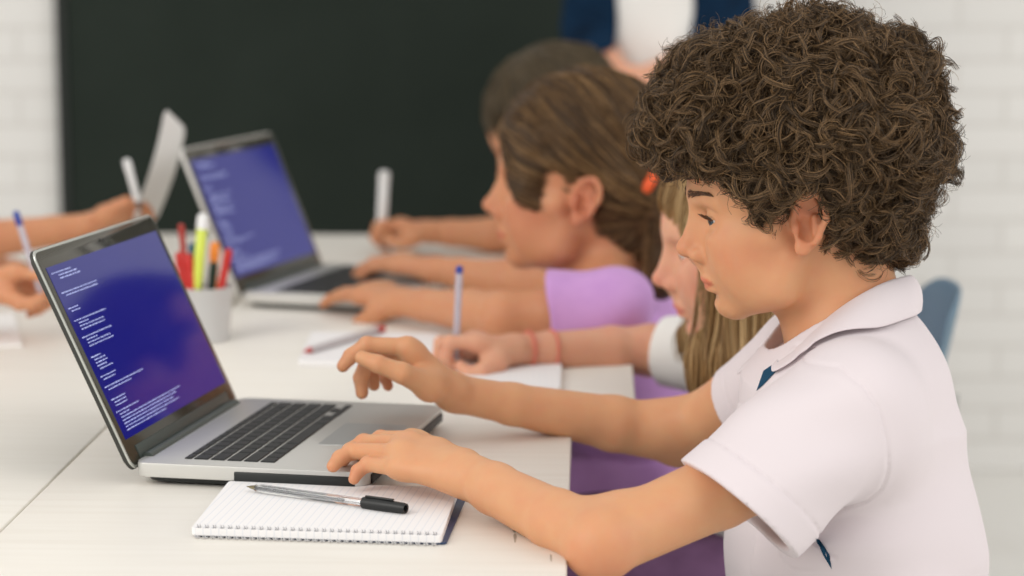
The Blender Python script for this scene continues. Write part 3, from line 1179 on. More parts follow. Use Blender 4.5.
def lashes(h, sd, parent, m, brow=True, thick=1.0):
    rng = np.random.default_rng(5)
    for s in (1, -1):
        paths = []
        for t in np.linspace(-0.9, 0.95, 34):
            q = np.array([math.cos(t * 0.95), s * math.sin(t * 0.95) * 1.0, 0])
            zz = 0.0046 * (1 - (t / 1.0) ** 2 * 0.9) - 0.0006
            r = EYE_R + 0.0016
            base = np.array(EYE_C) * [1, s, 1] + np.array([q[0] * r * 0.96, q[1] * r, zz - 0.16 * q[0] * r * 0.6])
            out = np.array([q[0] + 0.25, q[1] + 0.35 * s * max(t, 0), -0.05])
            L = 0.0062 * rng.uniform(0.7, 1.1)
            u = np.linspace(0, 1, 6)[:, None]
            pth = base + out * L * u + np.array([0, 0, 0.0035]) * u ** 2 - np.array([0, 0, 0.0016]) * u
            paths.append(h.O + h.s * (pth @ h.R))
        link('eyelashes', strands('eyelashes', np.array(paths), 0.00040 * h.s * thick, 0.0001), m, parent)
        if not brow:
            continue
        n = 190
        t = rng.uniform(0, 1, n)
        y = 0.012 + 0.036 * t
        z = 0.0262 + 0.0050 * np.sin(np.minimum(t * 1.4, 1.3)) + rng.uniform(-0.0026, 0.0026, n) * (1 - 0.6 * t)
        loc = np.stack([0.090 - 0.32 * np.maximum(y - 0.012, 0), s * y, z], 1)
        X = h.O + h.s * (loc @ h.R)
        for _ in range(6):
            d, g = sd.eval(X), sd.grad(X)
            X = X - g * (d - 0.0002)[:, None] / np.maximum((g * g).sum(1), 0.1)[:, None]
        g = sd.grad(X)
        nn = g / np.linalg.norm(g, axis=1, keepdims=True)
        dr = np.stack([-0.25 + 0 * t, s + 0 * t, 0.55 * (1 - t) - 0.35 * t], 1) @ h.R
        dr = dr - nn * (dr * nn).sum(1)[:, None]
        dr /= np.linalg.norm(dr, axis=1, keepdims=True)
        L = 0.0065 * rng.uniform(0.6, 1.1, n)
        u = np.linspace(0, 1, 5)[None, :, None]
        pth = X[:, None] + (dr[:, None] * u + nn[:, None] * 0.25 * np.sin(u * 3.1)) * L[:, None, None] * h.s
        link('eyebrow', strands('eyebrow', pth, 0.00024 * h.s * thick, 0.00012), m, parent)


def hand_sdf(sd, W, fingers, thumb, sc=1.0, palm_r=0.0125, nails=None):
    """fingers: index..little, each (mcp, pip, dip, tip); thumb: (cmc, mcp, ip, tip); W the wrist centre."""
    rk = [0.0104, 0.0106, 0.0100, 0.0090]
    mc = [np.asarray(f[0], float) for f in fingers]
    # palm: a fan of bones from the wrist to the knuckles, blended into one pad
    for i, m in enumerate(mc):
        wr = W + (m - np.mean(mc, 0)) * 0.45
        sd.cone(wr, m, palm_r * sc, rk[i] * 1.06 * sc, 0.014 * sc)
    for i in range(3):
        sd.cone(mc[i] * 0.88 + W * 0.12, mc[i + 1] * 0.88 + W * 0.12, rk[i] * sc, rk[i + 1] * sc, 0.012 * sc)
    T = [np.asarray(p, float) for p in thumb]
    sd.cone(W * 0.6 + T[0] * 0.4, T[0], 0.0125 * sc, 0.0140 * sc, 0.014 * sc)
    sd.cone(T[0], T[1], 0.0140 * sc, 0.0106 * sc, 0.012 * sc)
    sd.cone(T[1], T[2], 0.0102 * sc, 0.0088 * sc, 0.004 * sc)
    sd.cone(T[2], T[3], 0.0090 * sc, 0.0072 * sc, 0.003 * sc)
    rp = [(0.0094, 0.0084, 0.0078, 0.0064), (0.0096, 0.0086, 0.0079, 0.0065), (0.0091, 0.0081, 0.0075, 0.0062), (0.0081, 0.0071, 0.0065, 0.0054)]
    for i, f in enumerate(fingers):
        f = [np.asarray(p, float) for p in f]
        r = [x * sc for x in rp[i]]
        sd.cone(f[0], f[1], r[0], r[1], 0.0035 * sc)
        sd.cone(f[1], f[2], r[1] * 0.98, r[2], 0.003 * sc)
        sd.cone(f[2], f[3], r[2] * 0.98, r[3], 0.003 * sc)
        sd.ell(f[1], [r[1] * 1.06] * 3, None, 0.002 * sc)     # knuckle


def posed_hand(W, d, n, side, curl=(0.5, 0.6, 0.7, 0.8), sc=1.0, thumb_in=0.3, spread=0.06):
    """A hand from the wrist W along d with palm normal n (the way the palm faces); side +1 if the thumb is on d x n."""
    d, n = unit(d), np.asarray(n, float)
    n = unit(n - d * (n @ d))
    t = np.cross(d, n) * side
    W = np.asarray(W, float)
    fs = []
    Ls = [(0.036, 0.022, 0.018), (0.040, 0.025, 0.019), (0.037, 0.023, 0.018), (0.029, 0.017, 0.016)]
    for i in range(4):
        off = 0.024 - 0.0165 * i
        m = W + d * (0.078 - (0.004, 0, 0.004, 0.011)[i]) * sc + t * off * sc - n * 0.004 * sc
        a = 0.0
        p = [m]
        for L, c in zip(Ls[i], (0.55, 1.0, 0.75)):
            a += curl[i] * c
            dd = unit(d * math.cos(a) + n * math.sin(a) + t * spread * (1.5 - i))
            p.append(p[-1] + dd * L * sc)
        fs.append(p)
    c0 = W + (d * 0.022 + t * 0.024 + n * 0.010) * sc
    c1 = c0 + unit(d * 0.8 + t * (0.75 - thumb_in) + n * (0.25 + thumb_in)) * 0.036 * sc
    c2 = c1 + unit(d * 0.9 + t * (0.35 - 1.2 * thumb_in) + n * (0.2 + thumb_in)) * 0.028 * sc
    c3 = c2 + unit(d * 0.9 + t * (0.1 - 1.4 * thumb_in) + n * (0.2 + 0.6 * thumb_in)) * 0.022 * sc
    return fs, (c0, c1, c2, c3)


def arm_sdf(sd, S, E_, W, ru=0.036, re=0.029, rf=0.030, rw=0.0185, k=0.007):
    ru, re, rf, rw = ru + 0.0015, re + 0.0020, rf + 0.0022, rw + 0.0012
    S, E_, W = [np.asarray(x, float) for x in (S, E_, W)]
    m1 = S * 0.45 + E_ * 0.55
    m2 = E_ * 0.70 + W * 0.30
    m3 = E_ * 0.25 + W * 0.75
    sd.chain([S, m1, E_], [ru * 1.08, ru * 0.97, re], k)
    sd.chain([E_, m2, m3, W], [re, rf, rw * 1.12, rw], k)
    sd.ell(E_ + unit(E_ - (S + W) / 2) * re * 0.12, [re * 0.9] * 3, None, 0.014)
    sd.ell(E_ * 0.80 + (S + W) * 0.10, [re * 0.85] * 3, None, 0.022)
# ------------------------------------------------------------------ the curly-haired boy in the white polo shirt
boy = empty('person', (0.33, 2.12, 0.0))
tag(boy, 'curly brown-haired boy in a white polo shirt typing at the front laptop', 'person')
bh = Head(at(787, 221, 2.12), (-1, 0, 0))
b = SDF()
head_sdf(bh, b)
NECK = at(849, 298, 2.12)
b.cone(bh.p(-0.034, 0, -0.012), at(838, 300, 2.12), 0.050, 0.048, 0.025)
b.cone(bh.p(-0.050, 0, 0.0), at(852, 300, 2.12), 0.036, 0.040, 0.025)
# throat
b.cone(bh.p(-0.008, 0, -0.052), at(834, 334, 2.12), 0.024, 0.030, 0.03)
SL, EL, WL = at(852, 432, 1.990), at(601, 543, 1.85), at(462, 472, 2.005)
SR, ER, WR = at(815, 352, 2.24), at(679, 436, 2.385), at(454, 393, 2.30)
PELV, CHEST = np.array([0.325, 2.125, 0.50]), np.array([0.325, 2.12, 0.74])
yv = V3(0, 1, 0)
b.cone(PELV, CHEST, 0.085, 0.074, 0.03, flat=(yv, 1.35))
b.cone(CHEST, NECK + V3(0.0, 0, -0.06), 0.074, 0.046, 0.04, flat=(yv, 1.3))
b.cone(SL, NECK + V3(0, 0, -0.03), 0.040, 0.040, 0.03)
b.cone(SR, NECK + V3(0, 0, -0.03), 0.040, 0.040, 0.03)
arm_sdf(b, SL, EL, WL, 0.0315, 0.0270, 0.0240, 0.0190)
arm_sdf(b, SR, ER, WR, 0.0325, 0.0285, 0.0270, 0.0180)
left_f = [
    [at(411, 440, 2.085), at(381, 439, 2.125), at(366, 446, 2.125), at(357, 455, 2.12)],
    [at(402, 444, 2.062), at(364, 443, 2.105), at(350, 451, 2.100), at(343, 460, 2.090)],
    [at(395, 453, 2.040), at(353, 451, 2.078), at(340, 458, 2.070), at(333, 466, 2.060)],
    [at(396, 468, 2.018), at(368, 464, 2.046), at(358, 471, 2.046), at(354, 479, 2.043)]]
left_t = [at(438, 458, 2.055), at(415, 452, 2.105), at(395, 452, 2.130), at(382, 456, 2.135)]
hand_sdf(b, WL, left_f, left_t, 0.97)
right_f = [
    [at(407, 347, 2.270), at(367, 345, 2.268), at(351, 356, 2.266), at(343, 366, 2.264)],
    [at(402, 351, 2.290), at(368, 359, 2.290), at(361, 378, 2.290), at(362, 393, 2.290)],
    [at(404, 356, 2.312), at(378, 361, 2.312), at(371, 374, 2.312), at(374, 385, 2.312)],
    [at(410, 363, 2.332), at(391, 367, 2.335), at(385, 377, 2.335), at(388, 386, 2.335)]]
right_t = [at(430, 386, 2.262), at(402, 373, 2.235), at(378, 364, 2.232), at(362, 358, 2.236)]
hand_sdf(b, WR, right_f, right_t, 1.0)
b.plane(V3(0.3, 2.1, 0.46), (0, 0, -1))
me = b.mesh('body', 0.0021)
P = verts_of(me)
tint = face_tint(bh, P)
for f in left_f + right_f:
    for q in f[1:]:
        tint += 0.22 * np.exp(-((P - q) ** 2).sum(1) / 0.009 ** 2)
for e in (EL,):
    tint += 0.35 * np.exp(-((P - e - V3(0, -0.02, -0.02)) ** 2).sum(1) / 0.035 ** 2)
set_tint(me, tint)
link('body', me, M_SKIN, boy)
eyes(bh, boy, np.array([1.0, 0.42, -0.20]))
M_LASH = mat('dark_lash', srgb(36, 26, 20), rough=0.6)
M_BROW = mat('brown_brow', srgb(104, 76, 56), rough=0.6)
lashes(bh, b, boy, M_BROW, thick=1.1)

# ---- polo shirt
M_POLO = mat('white_pique_cotton', srgb(224, 214, 217), rough=0.9, spec=0.15, sheen=0.15, bump=(900, 0.08, 0.0006))
M_POLO_NAVY = mat('navy_print', srgb(34, 72, 98), rough=0.85, spec=0.15)
M_BTN = mat('pearl_button', srgb(225, 222, 220), rough=0.3)
s = SDF()
s.cone(V3(0.329, 2.125, 0.45), V3(0.328, 2.12, 0.66), 0.130, 0.116, 0.03, flat=(yv, 1.28))
s.cone(V3(0.328, 2.12, 0.66), V3(0.322, 2.12, 0.80), 0.116, 0.096, 0.03, flat=(yv, 1.38))
s.cone(V3(0.322, 2.12, 0.80), NECK + V3(0.012, 0, -0.060), 0.096, 0.054, 0.04, flat=(yv, 1.25))
NB = NECK + V3(0.006, 0, -0.046)
s.cone(SL + V3(0.010, 0, -0.004), NB + V3(0, -0.02, 0), 0.056, 0.044, 0.035)
s.cone(SR + V3(0.005, 0, -0.004), NB + V3(0, 0.02, 0), 0.050, 0.044, 0.035)
# sleeves: wide tubes that drape below the arms
SA = SL
SL = at(850, 413, 1.98)   # shoulder of the shirt
dL, dR = unit(EL - SL), unit(ER - SR)
hT, hB, hF = at(693, 462, 1.880), at(797, 554, 1.885), at(733, 517, 2.00)
hemL = at(742, 507, 1.912)
aL = unit(hemL - SL)
depth_ax = V3(0, 1, 0)
s.cone(SL + V3(0.0, 0, 0.004), hemL + aL * 0.03, 0.061, 0.0630, 0.022)
hemR = at(737, 408, 2.315)
aR = unit(hemR - SR)
s.cone(SR, hemR + aR * 0.03, 0.050, 0.043, 0.025)


def halfcut(sd, c, n, cen, rad):
    """Trim only near a sleeve end: removes what lies beyond the hem plane within a ball."""
    c, n, cen = np.asarray(c, float), unit(n), np.asarray(cen, float)

    def f(Pq):
        return np.maximum(-((Pq - c) @ n), np.sqrt(((Pq - cen) ** 2).sum(1)) - rad)
    sd.fn(f, cen, rad, 0.002, 's')


nL = unit(np.cross(hB - hT, hF - hT))
if nL @ aL < 0: nL = -nL
halfcut(s, hT, nL, hemL + aL * 0.06, 0.105)
nR = unit(aR + V3(-0.35, 0.0, 0.05))
halfcut(s, hemR, nR, hemR + aR * 0.05, 0.080)
# hollow of the sleeves round the arms
s.cone(hemL - aL * 0.05, hemL + aL * 0.08, 0.050, 0.0595, 0.004, 's')
s.cone(hemR - aR * 0.03, hemR + aR * 0.08, 0.036, 0.040, 0.004, 's')
# neck opening
s.cone(NECK + V3(-0.022, 0, -0.040), bh.p(-0.02, 0, -0.02), 0.0560, 0.070, 0.004, 's')
s.plane(V3(0.3, 2.1, 0.44), (0, 0, -1))
w1, w2 = wobble(2, 10, 18, 55), wobble(7, 8, 60, 120)
# armhole seam of the near sleeve, as a curve on the shirt's side
_seam = np.array([at(u, v, 1.95)[[0, 2]] for u, v in ((808, 366), (838, 366), (860, 382), (875, 405), (882, 435), (884, 465), (880, 488), (868, 503), (848, 514), (820, 527))])


def armhole(Pq):
    q = Pq[:, [0, 2]]
    best = np.full(len(Pq), 1e9)
    for a_, b_ in zip(_seam[:-1], _seam[1:]):
        ba = b_ - a_
        t = np.clip((q - a_) @ ba / (ba @ ba), 0, 1)
        best = np.minimum(best, np.linalg.norm(q - a_ - t[:, None] * ba, axis=1))
    return best


def polo_disp(Pq):
    d = 0.0014 * w1(Pq) + 0.0004 * w2(Pq)
    sL = armhole(Pq)
    d += (0.0013 * np.exp(-(sL / 0.0018) ** 2) - 0.0005 * np.exp(-((sL - 0.004) / 0.004) ** 2)) * (Pq[:, 1] < 2.06)
    hd = (Pq - hT) @ nL
    near = ((Pq - hemL) ** 2).sum(1) < 0.12 ** 2
    d += near * (0.0016 * np.exp(-((hd + 0.028) / 0.0014) ** 2) - 0.0010 * ((hd > -0.028) & (hd < 0.01)))
    hd = (Pq - hemR) @ nR
    near = ((Pq - hemR) ** 2).sum(1) < 0.09 ** 2
    d += near * 0.0011 * np.exp(-((hd + 0.022) / 0.0016) ** 2)
    # soft drape folds: across the sleeve from the shoulder, and down the back and belly
    q = Pq - SL
    u_ = q @ aL
    v_ = q @ unit(np.cross(aL, depth_ax))
    d += 0.0030 * np.sin(v_ * 80 + u_ * 40 + 0.6) * np.exp(-((u_ - 0.07) / 0.055) ** 2) * (Pq[:, 1] < 2.04)
    q = Pq - V3(0.40, 2.03, 0.62)
    d += 0.0022 * np.sin(q[:, 2] * 60 + q[:, 0] * 50 + q[:, 1] * 20) * np.exp(-(q * q).sum(1) / 0.09 ** 2)
    q = Pq - V3(0.23, 2.05, 0.62)
    d += 0.0022 * np.sin(q[:, 2] * 45 + q[:, 0] * 70 + q[:, 1] * 40) * np.exp(-(q * q).sum(1) / 0.09 ** 2)
    return d


s.disp = polo_disp
me = s.mesh('polo_shirt', 0.0026, project=2)
polo_bvh = BVHTree.FromPolygons([v.co[:] for v in me.vertices], [p.vertices[:] for p in me.polygons])
polo = link('polo_shirt', me, M_POLO, boy)


def resample(P, n):
    """Catmull-Rom curve through points."""
    P = np.asarray(P, float)
    t = np.linspace(0, len(P) - 1, n)
    out = []
    for u in t:
        i = min(int(u), len(P) - 2)
        f = u - i
        p0, p1, p2, p3 = P[max(i - 1, 0)], P[i], P[i + 1], P[min(i + 2, len(P) - 1)]
        out.append(0.5 * ((2 * p1) + (-p0 + p2) * f + (2 * p0 - 5 * p1 + 4 * p2 - p3) * f * f + (-p0 + 3 * p1 - 3 * p2 + p3) * f ** 3))
    return np.array(out)


def snap(sd, P, off, n=10):
    P = np.asarray(P, float).copy()
    for _ in range(n):
        d, g = sd.eval(P), sd.grad(P)
        P = P - 0.8 * g * np.clip(d - off, -0.02, 0.02)[:, None] / np.maximum((g * g).sum(1), 0.1)[:, None]
    return P


def sheet(name, rows, m, parent, thick=0.0016, sub=1, keep=True):
    """A cloth sheet lofted through rows of points."""
    R_ = np.array(rows)
    nr, nc, _ = R_.shape
    V = R_.reshape(-1, 3)
    Fq = [(i * nc + j, i * nc + j + 1, (i + 1) * nc + j + 1, (i + 1) * nc + j) for i in range(nr - 1) for j in range(nc - 1)]
    me = np_mesh(name, V, Fq)
    o = link(name, me, m, parent, keep)
    md = o.modifiers.new('thickness', 'SOLIDIFY')
    md.thickness = thick
    md.offset = 0
    if sub:
        sb = o.modifiers.new('smooth', 'SUBSURF')
        sb.levels = sb.render_levels = sub
    return o


# collar: stands round the neck and folds over
c_top = [at(*q) for q in ((800, 348, 2.092), (812, 332, 2.078), (832, 314, 2.064), (856, 297, 2.060), (882, 283, 2.072), (903, 276, 2.098), (911, 275, 2.122),
                          (905, 277, 2.150), (885, 284, 2.178), (850, 304, 2.186), (815, 330, 2.172), (797, 341, 2.150), (785, 348, 2.128))]
c_low = [at(*q) for q in ((784, 386, 2.068), (799, 369, 2.045), (822, 353, 2.025), (850, 341, 2.018), (885, 329, 2.030), (911, 319, 2.066), (922, 311, 2.112),
                          (920, 311, 2.160), (900, 322, 2.200), (855, 340, 2.228), (812, 354, 2.222), (776, 364, 2.200), (748, 378, 2.160))]
NC = 64
top, low = resample(c_top, NC), resample(c_low, NC)
low = snap(s, low, 0.0045)
ax_c = NECK + V3(-0.01, 0, 0)
inn = []
for q in top:
    r = q - ax_c
    r[2] = 0
    inn.append(q - unit(r) * 0.004 + V3(0, 0, -0.030))
inn = np.array(inn)
out1 = []
for q in top:
    r = q - ax_c
    r[2] = 0
    out1.append(unit(r))
out1 = np.array(out1)
rows = [inn, inn * 0.4 + top * 0.6 - out1 * 0.001, top - out1 * 0.0012, top + out1 * 0.0022 - V3(0, 0, 0.0012)]
for f in (0.3, 0.6, 0.85, 1.0):
    rows.append(top * (1 - f) + low * f + out1 * (0.0035 * (1 - f) + 0.004 * math.sin(math.pi * f)) + V3(0, 0, 0.001 * math.sin(math.pi * f)))
sheet('collar', rows, M_POLO, boy, 0.0022)

# button placket down the front
pl_c = resample([at(793, 352, 2.108), at(776, 378, 2.108), at(760, 408, 2.112), at(752, 440, 2.115)], 14)
rows = []
for off in (-0.017, -0.0165, 0.0, 0.0165, 0.017):
    rows.append(snap(s, pl_c + V3(0, off, 0), 0.0002 if abs(off) > 0.0168 else 0.0022))
sheet('placket', rows, M_POLO, boy, 0.001)
for i in (4, 10):
    q = snap(s, pl_c[i:i + 1], 0.0040)[0]
    n_ = unit(s.grad(q[None])[0])
    MB().tube([q - n_ * 0.0008, q + n_ * 0.0012], 0.0050, n=18).build('button', M_BTN, boy, smooth=40, keep_world=True)


def patch(name, poly, Yg, m, parent, n=9):
    """A printed patch lying on the shirt surface inside a measured outline."""
    A = np.array([at(u, v, Yg) for u, v in poly])
    c = A.mean(0)
    Ps = [c] + [c + (a_ - c) * f for f in (0.5, 1.0) for a_ in A]
    out = []
    for q in Ps:
        hit = polo_bvh.ray_cast(Vector((0, 0, CAM_Z)), Vector(q - V3(0, 0, CAM_Z)).normalized())
        out.append(np.array(hit[0]) if hit[0] is not None else q)
    Ps = snap(s, np.array(out), 0.0008, 3)
    k = len(A)
    tri = []
    for i in range(k):
        j = (i + 1) % k
        tri += [(0, 1 + i, 1 + j), (1 + i, 1 + k + i, 1 + k + j), (1 + i, 1 + k + j, 1 + j)]
    link(name, np_mesh(name, Ps, tri), m, parent)


def densify(poly, n):
    out = []
    for i in range(len(poly)):
        a_, b_ = np.array(poly[i], float), np.array(poly[(i + 1) % len(poly)], float)
        out += [tuple(a_ + (b_ - a_) * t / n) for t in range(n)]
    return out


patch('navy_print', densify([(757, 391), (764, 371), (779, 361), (777, 371), (764, 385)], 4), 2.15, M_POLO_NAVY, boy)
patch('navy_print', densify([(815, 538), (820, 540), (826, 548), (830, 557), (832, 569), (824, 556)], 4), 1.975, M_POLO_NAVY, boy)

# ---- trousers, shoes
M_JEANS = mat('blue_denim', srgb(62, 78, 104), rough=0.9, noise=(220, srgb(84, 100, 126), 0.4, 0.7))
M_SHOE = mat('grey_canvas', srgb(150, 150, 152), rough=0.8)
M_SOLE = mat('white_sole', srgb(225, 224, 220), rough=0.6)


def legs_wear(parent, hip, knees, ankles, m, r=(0.085, 0.066, 0.050), seat_r=0.115, h=0.006, name='trousers', skirt=False):
    t = SDF()
    t.cone(hip + V3(0, -0.06, 0.01), hip + V3(0, 0.06, 0.01), seat_r, seat_r, 0.03)
    for sg, kn, an in zip((-1, 1), knees, ankles):
        t.cone(hip + V3(-0.01, sg * 0.075, -0.01), kn, r[0], r[1], 0.03)
        if not skirt:
            t.cone(kn, an, r[1] * 0.98, r[2], 0.02)
    if skirt:
        t.cone(hip + V3(-0.02, 0, 0.0), (np.asarray(knees[0]) + np.asarray(knees[1])) / 2 + V3(0, 0, 0.0), 0.10, 0.085, 0.05, flat=(V3(0, 1, 0), 1.8))
        wv = wobble(12, 8, 30, 70)
        t.disp = lambda Pq: 0.004 * wv(Pq)
    else:
        wv = wobble(13, 8, 40, 90)
        t.disp = lambda Pq: 0.003 * wv(Pq)
    t.plane(hip + V3(0, 0, 0.085), (0, 0, 1))
    link(name, t.mesh(name, h, project=1), m, parent)


def shoes(parent, ankles, fwd, h=0.005, m=None):
    fwd = unit(fwd)
    for an in ankles:
        q = SDF()
        f0 = np.array([an[0], an[1], 0.045])
        q.cone(f0 - fwd * 0.035, f0 + fwd * 0.10 + V3(0, 0, -0.008), 0.036, 0.030, 0.02)
        q.cone(f0 + V3(0, 0, 0.0), np.array([an[0], an[1], 0.10]), 0.036, 0.040, 0.02)
        q.plane(V3(0, 0, 0.014), (0, 0, -1))
        sh = link('shoe', q.mesh('shoe', h, project=1), m or M_SHOE, parent)
        q2 = SDF()
        q2.cone(f0 - fwd * 0.038, f0 + fwd * 0.105, 0.041, 0.036, 0.02)
        q2.plane(V3(0, 0, 0.001), (0, 0, -1))
        q2.plane(V3(0, 0, 0.022), (0, 0, 1))
        link('sole', q2.mesh('sole', h, project=1), M_SOLE, sh)


hipB = V3(0.335, 2.125, 0.475)
kB = (V3(-0.04, 2.01, 0.485), V3(-0.04, 2.24, 0.485))
aB = (V3(0.02, 2.01, 0.09), V3(0.02, 2.24, 0.09))
legs_wear(boy, hipB, kB, aB, M_JEANS)
shoes(boy, aB, (-1, 0, 0))

# stool under the boy
M_STOOL = mat('grey_stool', srgb(120, 138, 150), rough=0.5)


def stool(x, y, zt, label):
    o = empty('stool', (x, y, 0))
    tag(o, label, 'stool', 'stools at the desks')
    st_ = MB()
    st_.prism([(0.17 * math.cos(a_), 0.17 * math.sin(a_)) for a_ in np.linspace(0, 2 * math.pi, 40, endpoint=False)], zt - 0.03, zt, bevel=0.008)
    st_.build('seat', M_STOOL, o, smooth=40)
    for a_ in (0.785, 2.356, 3.927, 5.498):
        c_, s_ = math.cos(a_), math.sin(a_)
        MB().tube([(0.19 * c_, 0.19 * s_, 0.0), (0.13 * c_, 0.13 * s_, zt - 0.03)], 0.012, n=12).build('leg', M_STEEL, o, smooth=50)
    MB().tube([(0.172 * math.cos(a_), 0.172 * math.sin(a_), 0.12) for a_ in np.linspace(0, 2 * math.pi, 32, endpoint=False)], 0.008, n=8, closed=True).build('foot_ring', M_STEEL, o, smooth=60)
    return o


stool(0.35, 2.125, 0.368, 'grey round stool under the curly-haired boy')
# ------------------------------------------------------------------ the boy's curls
def hair_mat(name, dark, mid, light, rough=0.42):
    m = mat(name, mid, rough=rough, spec=0.35)
    nt = m.node_tree
    bb = nt.nodes['Principled BSDF']
    g = nt.nodes.new('ShaderNodeNewGeometry')
    r = nt.nodes.new('ShaderNodeValToRGB')
    r.color_ramp.elements[0].color = dark
    r.color_ramp.elements[1].color = light
    e = r.color_ramp.elements.new(0.55)
    e.color = mid
    nt.links.new(g.outputs['Random Per Island'], r.inputs['Fac'])
    nt.links.new(r.outputs['Color'], bb.inputs['Base Color'])
    return m


M_CURL = hair_mat('brown_curls', srgb(50, 39, 28), srgb(95, 75, 53), srgb(152, 120, 84))
M_HAIRCAP = mat('brown_hair_mass', srgb(58, 46, 33), rough=0.7, spec=0.2)
hv = SDF()


def blob(px, py, Y, rx, rz, ry, k=0.03, op='u'):
    q = at(px, py, Y)
    hv.ell(q, (rx / 1071.0, ry, rz / 1071.0), None, k, op)


blob(800, 130, 2.12, 130, 108, 0.118)
blob(800, 78, 2.12, 86, 54, 0.085)
blob(709, 120, 2.12, 65, 58, 0.098)
blob(744, 76, 2.12, 52, 44, 0.075)
blob(882, 142, 2.12, 62, 78, 0.108)
blob(868, 208, 2.12, 55, 58, 0.090)
blob(872, 86, 2.12, 58, 52, 0.085)
# face and ears stay clear
blob(704, 241, 2.12, 66, 74, 0.20, 0.012, 's')
blob(734, 250, 2.12, 50, 58, 0.20, 0.010, 's')
for Yn in (2.04, 2.20):
    blob(807, 221, Yn, 21, 36, 0.035, 0.006, 's')
    blob(788, 252, Yn, 26, 34, 0.05, 0.006, 's')
    blob(763, 203, Yn + (0.004 if Yn < 2.1 else -0.004), 13, 27, 0.012, 0.010)
    blob(772, 170, Yn, 36, 34, 0.022, 0.015)
wl0 = wobble(20, 12, 40, 80)
wl = wobble(21, 14, 80, 150)
wl2 = wobble(22, 14, 130, 260)
hv.disp = lambda Pq: 0.0045 * wl(Pq) + 0.0016 * wl2(Pq) + 0.0065 + 0.0060 * wl0(Pq)
hair = link('hair', hv.mesh('hair', 0.0036, project=2), M_HAIRCAP, boy)
hv.disp = lambda Pq: 0.0045 * wl(Pq) + 0.001 + 0.0060 * wl0(Pq)

rng = np.random.default_rng(11)
cap = verts_of(hair.data) + np.array(boy.location)
tri_n = len(cap)
NL, NS, K = 1900, 13, 22
root = cap[rng.integers(0, tri_n, NL)]
cen = at(795, 140, 2.12)
flow1 = wobble(31, 10, 14, 40)
flow2 = wobble(32, 10, 14, 40)


def grow(root, NL, K, step, hgt0, hgt1, curl_r, turns, seed):
    rg = np.random.default_rng(seed)
    Pq = snap(hv, root, 0.0, 4)
    n_ = hv.grad(Pq)
    n_ /= np.linalg.norm(n_, axis=1, keepdims=True) + 1e-9
    a_ = flow1(Pq) * 1.6 + rg.normal(0, 0.6, NL)
    down = np.tile(V3(0, 0, -1.0), (NL, 1)) + (Pq - cen) * 2.0
    t_ = down - n_ * (down * n_).sum(1)[:, None]
    t_ /= np.linalg.norm(t_, axis=1, keepdims=True) + 1e-9
    sd_ = np.cross(n_, t_)
    t_ = np.cos(a_)[:, None] * t_ + np.sin(a_)[:, None] * sd_
    path, nor, tan = [], [], []
    turn = rg.normal(0, 0.13, NL)
    hh = rg.uniform(hgt0, hgt1, NL)
    for k in range(K):
        u = k / (K - 1)
        path.append(Pq.copy())
        nor.append(n_.copy())
        tan.append(t_.copy())
        sd_ = np.cross(n_, t_)
        t_ = t_ * np.cos(turn)[:, None] + sd_ * np.sin(turn)[:, None]
        Pq = Pq + t_ * step
        g = hv.grad(Pq)
        d = hv.eval(Pq)
        n_ = g / (np.linalg.norm(g, axis=1, keepdims=True) + 1e-9)
        want = -0.008 + (hh + 0.008) * u ** 0.8
        Pq = Pq - n_ * np.clip(d - want, -0.008, 0.008)[:, None] * 0.8
        t_ = t_ - n_ * (t_ * n_).sum(1)[:, None]
        t_ /= np.linalg.norm(t_, axis=1, keepdims=True) + 1e-9
    path, nor, tan = [np.stack(x, 1) for x in (path, nor, tan)]
    bi = np.cross(nor, tan)
    ph = rg.uniform(0, 6.28, NL)[:, None]
    sg = np.where(rg.random(NL) < 0.5, -1, 1)[:, None]
    u = np.linspace(0, 1, K)[None, :]
    tw = ph + sg * u * 6.28 * rg.uniform(turns * 0.6, turns * 1.4, NL)[:, None]
    cr = (curl_r * rg.uniform(0.6, 1.4, NL))[:, None] * (0.35 + 0.65 * u)
    cx_ = (np.cos(tw) * cr)[..., None]
    cy_ = (np.sin(tw) * cr)[..., None]
    return path + nor * cx_ + bi * cy_, nor, bi, u


path, nor, bi, u = grow(root, NL, K, 0.0033, 0.000, 0.011, 0.0072, 1.4, 41)
off = rng.normal(0, 0.0021, (NL, NS, 1, 2)) * (1.15 - 0.5 * np.linspace(0, 1, K))[None, None, :, None]
off = off + rng.normal(0, 0.0006, (NL, NS, K, 2)).cumsum(2) * 0.30
S_ = path[:, None] + nor[:, None] * off[..., :1] + bi[:, None] * off[..., 1:]
S_ = S_.reshape(-1, K, 3)
# loose hairs round the outline
NF = 2600
rootf = cap[rng.integers(0, tri_n, NF)]
pf, _, _, _ = grow(rootf, NF, K, 0.0027, 0.004, 0.016, 0.0056, 1.8, 43)
face_c = at(735, 262, 2.12)


_face = np.array([bh.loc(at(u, v, 2.065)[None])[0][[0, 2]] for u, v in (
    (655, 190), (686, 172), (705, 178), (722, 184), (738, 195), (750, 214), (760, 230), (769, 232), (778, 215), (790, 199), (798, 190), (812, 188), (821, 202),
    (823, 228), (814, 252), (830, 262), (848, 273), (882, 276), (882, 420), (630, 420))])


def inside(poly, q):
    r = np.zeros(len(q), bool)
    for i in range(len(poly)):
        (x0, z0), (x1, z1) = poly[i - 1], poly[i]
        c = ((z0 > q[:, 1]) != (z1 > q[:, 1]))
        r ^= c & (q[:, 0] < (x1 - x0) * (q[:, 1] - z0) / (z1 - z0 if z1 != z0 else 1e-9) + x0)
    return r


